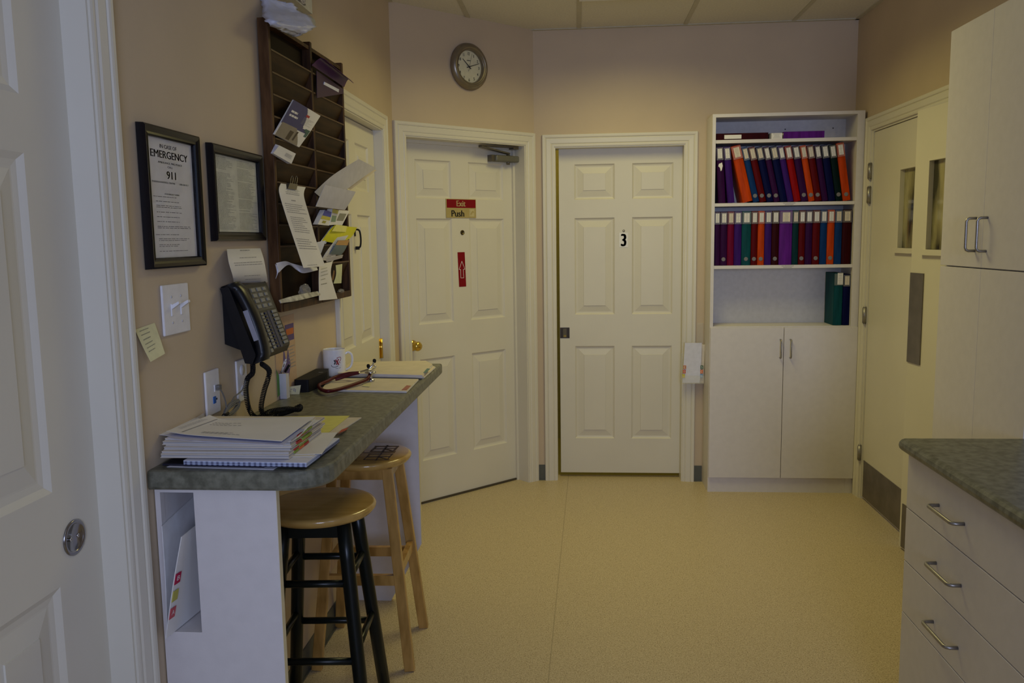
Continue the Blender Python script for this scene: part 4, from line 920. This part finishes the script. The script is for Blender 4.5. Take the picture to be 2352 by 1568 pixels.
pad('key_divider',.045,.058,.42,1.0,0,KEYD,.0008)
def coil(path,sub,rad,wire,pitch):
    c=cat(path,sub); # resample
    L=[0]; 
    for a,e in zip(c,c[1:]): L.append(L[-1]+(e-a).length)
    tot=L[-1]; turns=tot/pitch; n=int(turns*9); out=[]; x=None; j=0
    for i in range(n+1):
        s_=tot*i/n
        while j<len(L)-2 and L[j+1]<s_: j+=1
        f_=(s_-L[j])/max(1e-9,L[j+1]-L[j]); p=c[j].lerp(c[j+1],min(1,f_)); tg=(c[min(j+2,len(c)-1)]-c[max(j-1,0)]).normalized()
        if x is None: x=tg.cross(V(0,1,0)).normalized()
        x=(x-tg*x.dot(tg)).normalized(); y=tg.cross(x); a=2*PI*i/9; e=min(1,s_/.01,(tot-s_)/.01); rr=rad*e
        out.append(p+x*math.cos(a)*rr+y*math.sin(a)*rr)
    return out
inv=PM.inverted()
path=[V(-.868,2.205,1.172),V(-.862,2.25,1.145),V(-.866,2.25,1.12),V(-.879,2.25,1.085),V(-.890,2.25,1.035),V(-.880,2.262,1.0105),V(-.855,2.285,1.0105),V(-.830,2.335,1.013),V(-.813,2.350,1.022),V(-.808,2.325,1.017),V(-.835,2.300,1.024),V(-.870,2.262,1.024),V(-.902,2.245,1.0105),V(-.925,2.25,1.035),V(-.931,2.25,1.085),V(-.925,2.25,1.120),V(-.905,2.24,1.140),V(-.900,2.23,1.178)]
b=B(); b.tube([inv@p for p in coil(path,10,.0062,.0016,.0048)],.0017,5); build('handset_cord',b,BLACKM,t)
# grey line cord with its tied bundle
jp=AX(497,893,-.932)
pts=[jp,AX(508,897,-.925),AX(517,918,-.925),AX(521,940,-.925)]; 
b=B(); b.tube(cat(pts,6),.0020,7); bc_=AX(532,938,-.925)
for k in range(7):
    rng=random.Random(30+k); o=V(rng.uniform(-.006,.008),rng.uniform(-.004,.004),rng.uniform(-.005,.005)); A=AX(514,954,-.925); C_=AX(547,927,-.925)
    d=(C_-A); nz=V(0,-d.z,d.y).normalized()*rng.uniform(.006,.014)
    b.tube(cat([A+o*.3,A.lerp(C_,.4)+nz+o,C_+nz*.5+o,C_-nz*.5+o,A.lerp(C_,.45)-nz+o,A-nz*.2+o*.3],5),.0020,6)
b.tube(cat([AX(527,935,-.925),AX(538,912,-.928),AX(556,896,-.930),AX(564,875,-.928),AX(563,872,-.938)],6),.0020,7)
r=thing('line_cord','grey phone line cord tied in a bundle beside the jack plate','cord',V(-.93,2.14,1.002)); build('cable',b,SILV,r,world=True)
b=B(); A=AX(514,955,-.925); C_=AX(522,949,-.925); b.tube([A,C_],.006,10); build('tie',b,BLACKM,r,world=True)

# ---------------------------------------------------------------- things on the counter
CT=1.0005
# mug
mx,my=-.908,3.03
t=thing('mug','white mug with red and black figure logo at the back of the counter','mug',(mx,my,CT),0)
b=B(); b.lathe([(0,.004),(.034,.004),(.037,.001),(.039,.002),(.0415,.010),(.0415,.098),(.0412,.101),(.0395,.101),(.0385,.098),(.0385,.012),(.034,.007),(0,.006)],None,48); body=build('body',b,MUG,t)
b=B(); hv=V(.94,.34,0).normalized(); b.tube(cat([hv*.040+V(0,0,.080),hv*.052+V(0,0,.086),hv*.064+V(0,0,.076),hv*.066+V(0,0,.052),hv*.058+V(0,0,.030),hv*.040+V(0,0,.020)],6),.0045,10); build('handle',b,MUG,t)
def cyl(a,z,o=.0006): return V((.0415+o)*math.cos(a),(.0415+o)*math.sin(a),z)
def arc(b,pts,w_):
    pts=cat([V(p[0],p[1],0) for p in pts],5)
    for p,q in zip(pts,pts[1:]):
        d=(q-p); nrm=V(-d.y,d.x,0).normalized()*w_/2
        P_=[p+nrm,p-nrm,q-nrm,q+nrm]; b.quad(*[cyl(a0+k.x/.0415,k.y) for k in P_])
a0=math.radians(-58)
b=B(); arc(b,[(-.012,.064),(-.008,.055),(-.012,.048)],.005); arc(b,[(-.022,.046),(-.020,.040),(-.008,.038),(.002,.042)],.0018); build('black_logo',b,INK,body)
LR=mat('logo_red',(.30,.01,.02),.4)
b=B(); arc(b,[(-.006,.066),(-.003,.058),(.002,.052),(.004,.045)],.005); arc(b,[(.005,.067),(0,.058),(-.004,.046)],.004); arc(b,[(-.002,.070),(.000,.070)],.006); arc(b,[(.0,.072),(.012,.074),(.014,.066),(.010,.060),(.006,.055),(.012,.052)],.0018); build('red_logo',b,LR,body)
b=B(); arc(b,[(-.008,.033),(.002,.033)],.002); arc(b,[(.004,.033),(.012,.034)],.002); build('logo_lettering',b,GREYINK,body)
# small black card terminal box
b=B(); b.prism([V(-.947,2.690,CT),V(-.897,2.690,CT),V(-.884,2.86,CT),V(-.900,2.93,CT),V(-.947,2.93,CT)],V(0,0,.042)); bx_=thing('black_box','low black plastic device box against the wall on the counter','device',(-.905,2.82,CT)); build('housing',b,BLACKM,bx_,world=True,bevel=.006,seg=3)
b=B(); b.box(-.910,-.895,2.84,2.848,CT+.0421,CT+.0428); build('indicator',b,SILV,bx_,world=True)
# small yellow note leaning on the box
rw=[(AY(655,889,2.655),AY(691,884,2.665)),(AY(655,911,2.650),AY(687,910,2.655))]
paper('sticky_note','small yellow note leaning against the black box','note',rw,NOTE,nu=3,sub=3,printing=[(.35,.5,.25,.32),(.55,.62,.2,.5),(.66,.72,.3,.6),(.3,.4,.45,.5),(.1,.3,.88,.92)],sgn=-1)
# pen holder with pens
t=thing('pen_holder','small upright white card holder with pens beside the phone cord','pen holder',(-.947,2.575,CT))
b=B(); b.box(-.953,-.931,2.572,2.577,CT,1.082); build('front_panel',b,mat('holder_white',(.62,.61,.66),.4),t,world=True)
b=B(); b.box(-.951,-.931,2.5775,2.60,CT,1.080); build('back_box',b,mat('holder_white',(.62,.61,.66),.4),t,world=True)
b=B(); b.box(-.9545,-.953,2.571,2.60,CT,1.083); build('purple_edge',b,mat('holder_purple',(.05,.02,.07),.5),t,world=True)
t=thing('pen','white pen leaning out of the small card holder','pen',(-.945,2.588,1.05)); b=B(); b.tube([V(-.950,2.590,1.0852),V(-.930,2.570,1.122)],.0045,10); b.tube([V(-.930,2.570,1.122),V(-.925,2.565,1.130)],.0035,8,r2=.002); build('barrel',b,PLATE,t,world=True)
b=B(); b.tube([V(-.938,2.573,1.105),V(-.931,2.567,1.117)],.0016,6); build('pocket_clip',b,CHROME,t,world=True)
t=thing('pen','dark-tipped pen beside the white pen in the card holder','pen',(-.938,2.596,1.05)); b=B(); b.tube([V(-.940,2.594,1.0852),V(-.922,2.580,1.108)],.004,10); build('barrel',b,BLACKM,t,world=True)
# folders at the far end
def folder(label,pts,z,h,mm,tabs=(),name='chart_folder',group=None,edge=None):
    P_=[AZ(px,py,z+h) for px,py in pts]; t=thing(name,label,'folder',V(sum(p.x for p in P_)/len(P_),sum(p.y for p in P_)/len(P_),z),0,group)
    b=B(); b.prism([V(p.x,p.y,z) for p in P_],V(0,0,h*.42)); build('lower_cover',b,mm,t,world=True)
    b=B(); b.prism([V(p.x*.998+.001*0,p.y,z+h*.45) for p in P_],V(0,0,h*.1)); build('papers',b,PAPERB,t,world=True)
    b=B(); b.prism([V(p.x,p.y,z+h*.58) for p in P_],V(0,0,h*.42)); build('upper_cover',b,mm,t,world=True)
    for (q,c) in tabs:
        b=B(); b.prism([AZ(px,py,z+h)+V(0,0,.0003) for px,py in q],V(0,0,.0006)); build('colour_tab',b,mat(c[0],c[1],.5),t,world=True)
    return t
folder('lower buff folder of the far pair, jutting towards the exit door',[(774,861),(974,865),(1000,842),(990,838),(800,836)],CT,.006,MANILA,[([(958,861),(972,862),(978,856),(966,854)],('tab_pale_red',(.45,.16,.10)))])
folder('upper buff folder of the far pair, beside the mug',[(776,856),(970,861),(993,836),(978,828),(806,831)],CT+.0065,.010,MANILA,[([(972,856),(979,856),(988,847),(981,846)],('tab_teal',(.10,.22,.22)))])
folder('buff folder lying under the stethoscope on the counter',[(738,894),(934,898),(961,870),(845,868),(758,869)],CT,.006,MANILA,[([(922,896),(934,896),(944,886),(934,885)],('tab_faded_red',(.42,.14,.11)))])
a=[AZ(836,880,CT+.0075),AZ(853,880,CT+.0075),AZ(849,888,CT+.0075),AZ(832,887,CT+.0075)]
b=B(); b.prism(a,V(0,0,.0006)); r=build('sticky_note',b,NOTE); tag(r,'tiny yellow note on the folder beside the stethoscope head','note')
# stethoscope
ZS=CT+.013
t=thing('stethoscope','maroon stethoscope with metal head resting on the folders','stethoscope',(-.83,2.8,CT))
def zs(px,py,z=ZS): return AZ(px,py,z)
loop=[zs(823,856,1.034),zs(800,858,1.028),zs(770,866,1.020),zs(752,875,ZS+.003),zs(733,884,ZS+.001),zs(737,893,ZS),zs(752,898,ZS),zs(780,893,ZS),zs(812,883,ZS+.002),zs(838,873,ZS+.007),zs(846,867,ZS+.013),zs(849,862,ZS+.015)]
b=B(); b.tube(cat(loop,8),.0062,12); build('tubing',b,MAROON,t,world=True)
b=B(); b.tube(cat([zs(823,856,1.034),zs(806,860,1.030),zs(785,867,1.022),zs(770,871,1.017)],6),.0055,10); build('tubing',b,MAROON,t,world=True)
b=B(); b.tube(cat([zs(822,856,1.034),zs(842,851,1.036),zs(858,847,1.037),zs(863,842,1.040),zs(856,839,1.046),zs(846,841,1.050)],6),.0028,8); b.tube(cat([zs(822,855,1.034),zs(845,848,1.045),zs(856,838,1.060),zs(858,832,1.070)],6),.0028,8); build('binaural',b,CHROME,t,world=True)
for p in (zs(846,841,1.050),zs(860,829,1.073)):
    b=B(); b.lathe([(0,-.006),(.0045,-.006),(.0065,0),(.006,.005),(.003,.008),(0,.0085)],Matrix.Translation(p),16); build('ear_tip',b,BLACKM,t,world=True)
c=zs(851,875,CT+.0075)+V(0,.004,0)
b=B(); b.lathe([(0,0),(.0135,0),(.0140,.003),(.012,.006),(.006,.009),(.0055,.020),(.010,.024),(.0195,.029),(.0205,.033),(.018,.0345),(0,.0345)],Matrix.Translation(c),32); build('chest_piece',b,CHROME,t,world=True)

# ---------------------------------------------------------------- the pile of charts at the near end
def flat(name,label,cat_,pts,z,h,mm,group=None,edge=None,off=(0,0)):
    b=B(); b.prism([V(p[0],p[1],z) for p in pts],V(0,0,h)); return tag(build(name,b,mm),label,cat_,group)
zt=CT
flat('flyer','green and white printed flyer lying lowest under the chart pile','paper',[(-.925,1.768),(-.672,1.750),(-.668,1.90),(-.90,1.95)],zt,.0006,PAPERB)
flat('flyer','dark glossy card between the flyer and the plaid notebook','paper',[(-.940,1.778),(-.70,1.765),(-.69,1.93),(-.93,1.96)],zt+.0008,.0045,mat('dark_card',(.02,.02,.035),.3))
def rotrect(cx,cy,w_,d,a): 
    c,s_=math.cos(a),math.sin(a); return [(cx+x*c-y*s_,cy+x*s_+y*c) for x,y in((-w_/2,-d/2),(w_/2,-d/2),(w_/2,d/2),(-w_/2,d/2))]
# papers jutting towards the right edge
zc=zt+.0001
tl=thing('chart_folder','buff folder with yellow sheet reaching behind the chart pile','folder',(-.76,2.2,CT))
P_=[AZ(px,py,CT+.003) for px,py in ((545,962),(830,958),(738,1016),(640,1020))]
b=B(); b.prism([V(p.x,p.y,CT) for p in P_],V(0,0,.003)); build('cover',b,MANILA,tl,world=True)
P_=[AZ(px,py,CT+.0038) for px,py in ((560,957),(803,955),(740,1005),(620,1010))]
b=B(); b.prism(P_,V(0,0,.0008)); build('yellow_sheet',b,YEL,tl,world=True)
P_=[AZ(px,py,CT+.0036) for px,py in ((785,987),(800,982),(795,988),(775,997))]
b=B(); b.prism(P_,V(0,0,.0010)); build('colour_tab',b,mat('tab_red2',(.50,.07,.03),.5),tl,world=True)
P_=[AZ(px,py,CT+.0036) for px,py in ((776,996),(796,988),(786,995),(770,1001))]
b=B(); b.prism(P_,V(0,0,.0010)); build('colour_tab',b,mat('tab_brown',(.07,.03,.02),.5),tl,world=True)
# plaid notebook
t=thing('notebook','blue plaid edged spiral notebook at the bottom of the chart pile','notebook',(-.72,1.87,zt+.0055))
c=[(-.885,1.768),(-.598,1.755),(-.590,1.985),(-.88,1.995)]
def plaid():
    m=mat('plaid_cloth',(.30,.36,.55),.6); nt=m.node_tree; b_=nt.nodes['Principled BSDF']; L_=nt.links
    tc=nt.nodes.new('ShaderNodeTexCoord'); sp=nt.nodes.new('ShaderNodeSeparateXYZ'); L_.new(tc.outputs['Object'],sp.inputs[0])
    def st(ch,fr,w0):
        m1=nt.nodes.new('ShaderNodeMath'); m1.operation='MULTIPLY'; m1.inputs[1].default_value=fr; L_.new(sp.outputs[ch],m1.inputs[0])
        m2=nt.nodes.new('ShaderNodeMath'); m2.operation='FRACT'; L_.new(m1.outputs[0],m2.inputs[0])
        m3=nt.nodes.new('ShaderNodeMath'); m3.operation='LESS_THAN'; m3.inputs[1].default_value=w0; L_.new(m2.outputs[0],m3.inputs[0]); return m3
    a,b2,c2=st('X',80,.45),st('Z',230,.35),st('Y',80,.45)
    s_=nt.nodes.new('ShaderNodeMath'); s_.operation='ADD'; L_.new(a.outputs[0],s_.inputs[0]); L_.new(b2.outputs[0],s_.inputs[1])
    s2_=nt.nodes.new('ShaderNodeMath'); s2_.operation='MULTIPLY'; s2_.inputs[1].default_value=.5; L_.new(s_.outputs[0],s2_.inputs[0])
    mx_=nt.nodes.new('ShaderNodeMix'); mx_.data_type='RGBA'; mx_.inputs['A'].default_value=(.42,.48,.66,1); mx_.inputs['B'].default_value=(.025,.025,.085,1)
    L_.new(s2_.outputs[0],mx_.inputs['Factor']); L_.new(mx_.outputs['Result'],b_.inputs['Base Color']); return m
b=B(); b.prism([V(x_,y_,zt+.0055) for x_,y_ in c],V(0,0,.009)); build('pages',b,plaid(),t,world=True)
b=B(); b.prism([V(x_,y_,zt+.0145) for x_,y_ in c],V(0,0,.0012)); build('cover',b,PAPERB,t,world=True)
rng=random.Random(17)
# white sheets fanned under the charts
for k,(lab_) in enumerate(('white sheet skewed under the charts, furthest right','white sheet skewed under the charts, upper one')):
    z=zt+.0160+k*.0009
    flat('paper_sheet',lab_,'paper',rotrect(-.745+.008*k,1.905+.01*k,.28,.215,.05+.07*k),z,.0006,PAPER)
# charts
SHEETS=mat('stacked_sheets',(.46,.44,.43),.7,noise=(30,.5,(.15,.15,60),(.68,.66,.66)))
z=zt+.0180; hs_=[.0085,.006,.0075,.005,.0085,.006]
TABC=[('tab_green',(.22,.30,.04)),('tab_orange',(.62,.13,.03)),('tab_red3',(.40,.02,.02)),('tab_lime',(.25,.38,.06))]
wordk=['lowest','second lowest','third lowest','third highest','second highest','topmost']
for k,h in enumerate(hs_):
    ax=rng.uniform(-.02,.012); cx=-.792+rng.uniform(-.004,.006); cy=1.905+rng.uniform(-.004,.006); c=rotrect(cx,cy,.298,.238,ax)
    if k==0: c=rotrect(-.795,1.900,.30,.24,.0)
    t=thing('chart_folder',f'{wordk[k]} buff medical chart in the near chart pile','folder',(cx,cy,z),0,'medical charts in the near pile')
    for nm,zo,hh,mm,ins in (('lower_cover',0,.0011,MANILA,0),('papers',.0012,h-.0025,SHEETS,.0015),('upper_cover',h-.0012,.0011,MANILA,.001)):
        cc_=[V(cx+(p[0]-cx)*(1-ins*8),cy+(p[1]-cy)*(1-ins*4),z+zo) for p in c]; b=B(); b.prism(cc_,V(0,0,hh)); build(nm,b,mm,t,world=True)
    p=V(*c[1],z+h-.0008); q=V(*c[2],z+h-.0008); d=(q-p).normalized()
    for m_ in range(3):
        a=p+d*(.030+.034*m_+rng.uniform(0,.008)); o=V(.0015,0,0)
        b=B(); b.box(-.018,.0014,0,.030,-.0042,.0012,0,Matrix.Translation(a)@Matrix.Rotation(ax,4,'Z')); build('colour_tab',b,mat(*TABC[(k+m_)%4][:2],.5) if False else mat(TABC[(k*2+m_)%4][0],TABC[(k*2+m_)%4][1],.5),t,world=True)
    z+=h+.0004
ztop=z
# loose top papers
def loose(name,label,cat_,rows,mm,pr=None,t=.0007,sgn=-1,nu=6):
    return paper(name,label,cat_,rows,mm,t=t,nu=nu,sub=5,printing=pr,sgn=sgn)
def zz(px,py,z): return AZ(px,py,z)
loose('paper_sheet','lower loose white sheet on the chart pile, left end','paper',[(zz(366,998,ztop+.004),zz(438,958,ztop+.004)),(zz(470,1010,ztop+.002),zz(560,975,ztop+.002)),(zz(640,1018,ztop+.001),zz(705,985,ztop+.001))],PAPERB)
loose('envelope','bluish envelope under the top sheet of the chart pile','paper',[(zz(383,1004,ztop+.0045),zz(475,968,ztop+.0055)),(zz(440,1012,ztop+.0035),zz(560,980,ztop+.004)),(zz(650,1022,ztop+.003),zz(700,985,ztop+.003))],mat('bluish_paper',(.50,.52,.74),.6))
for k,(q,lb) in enumerate((((.0,.0,.03),'first of the white sheets peeking out below the top form'),((.012,-.006,-.05),'second of the white sheets peeking out below the top form, turned clockwise'),((-.010,.004,.085),'third of the white sheets peeking out below the top form, turned most'))):
    flat('paper_sheet',lb,'paper',rotrect(-.785+q[0],1.885+q[1],.27,.205,q[2]),ztop+.0002+k*.0011,.0006,PAPERB if k!=1 else PAPER)
rows=[(zz(382,990,ztop+.012),zz(482,953,ztop+.017)),(zz(430,998,ztop+.009),zz(520,964,ztop+.010)),(zz(540,1006,ztop+.008),zz(610,962,ztop+.009)),(zz(647,1013,ztop+.008),zz(724,956,ztop+.011))]
rng=random.Random(40)
pr=[(u,u+.0001,0,0) for u in ()]
rects=[]
rects+=lines_rects(rng,.05,.15,4,.2,.85,.22,mn=.8)
rects.append((.08,.95,.225,.242))
for i in range(3): rects+=[(.62+.07*i,.635+.07*i,.30+.035*j,.325+.035*j) for j in range(rng.randint(4,8))]
for i in range(3): rects+=[(.14+.035*i,.152+.035*i,.40+.03*j,.424+.03*j) for j in range(rng.randint(6,9))]
loose('paper_sheet','topmost white form with grey band on the chart pile','paper',rows,PAPER,rects)
loose('paper_sheet','white sheets bent up at the right end of the chart pile','paper',[(zz(672,1012,ztop+.004),zz(712,978,ztop+.004)),(zz(690,1000,ztop+.006),zz(722,965,ztop+.008)),(zz(700,985,ztop+.010),zz(725,960,ztop+.011))],PAPER)
# clear sleeve against the wall behind the pile
loose('plastic_sleeve','clear plastic sleeve standing behind the chart pile at the wall','paper',[(AX(400,990,-.950),AX(468,948,-.950)),(AX(412,1000,-.935),AX(470,960,-.940))],mat('cloudy_film',(.6,.6,.65),.3,alpha=.35))
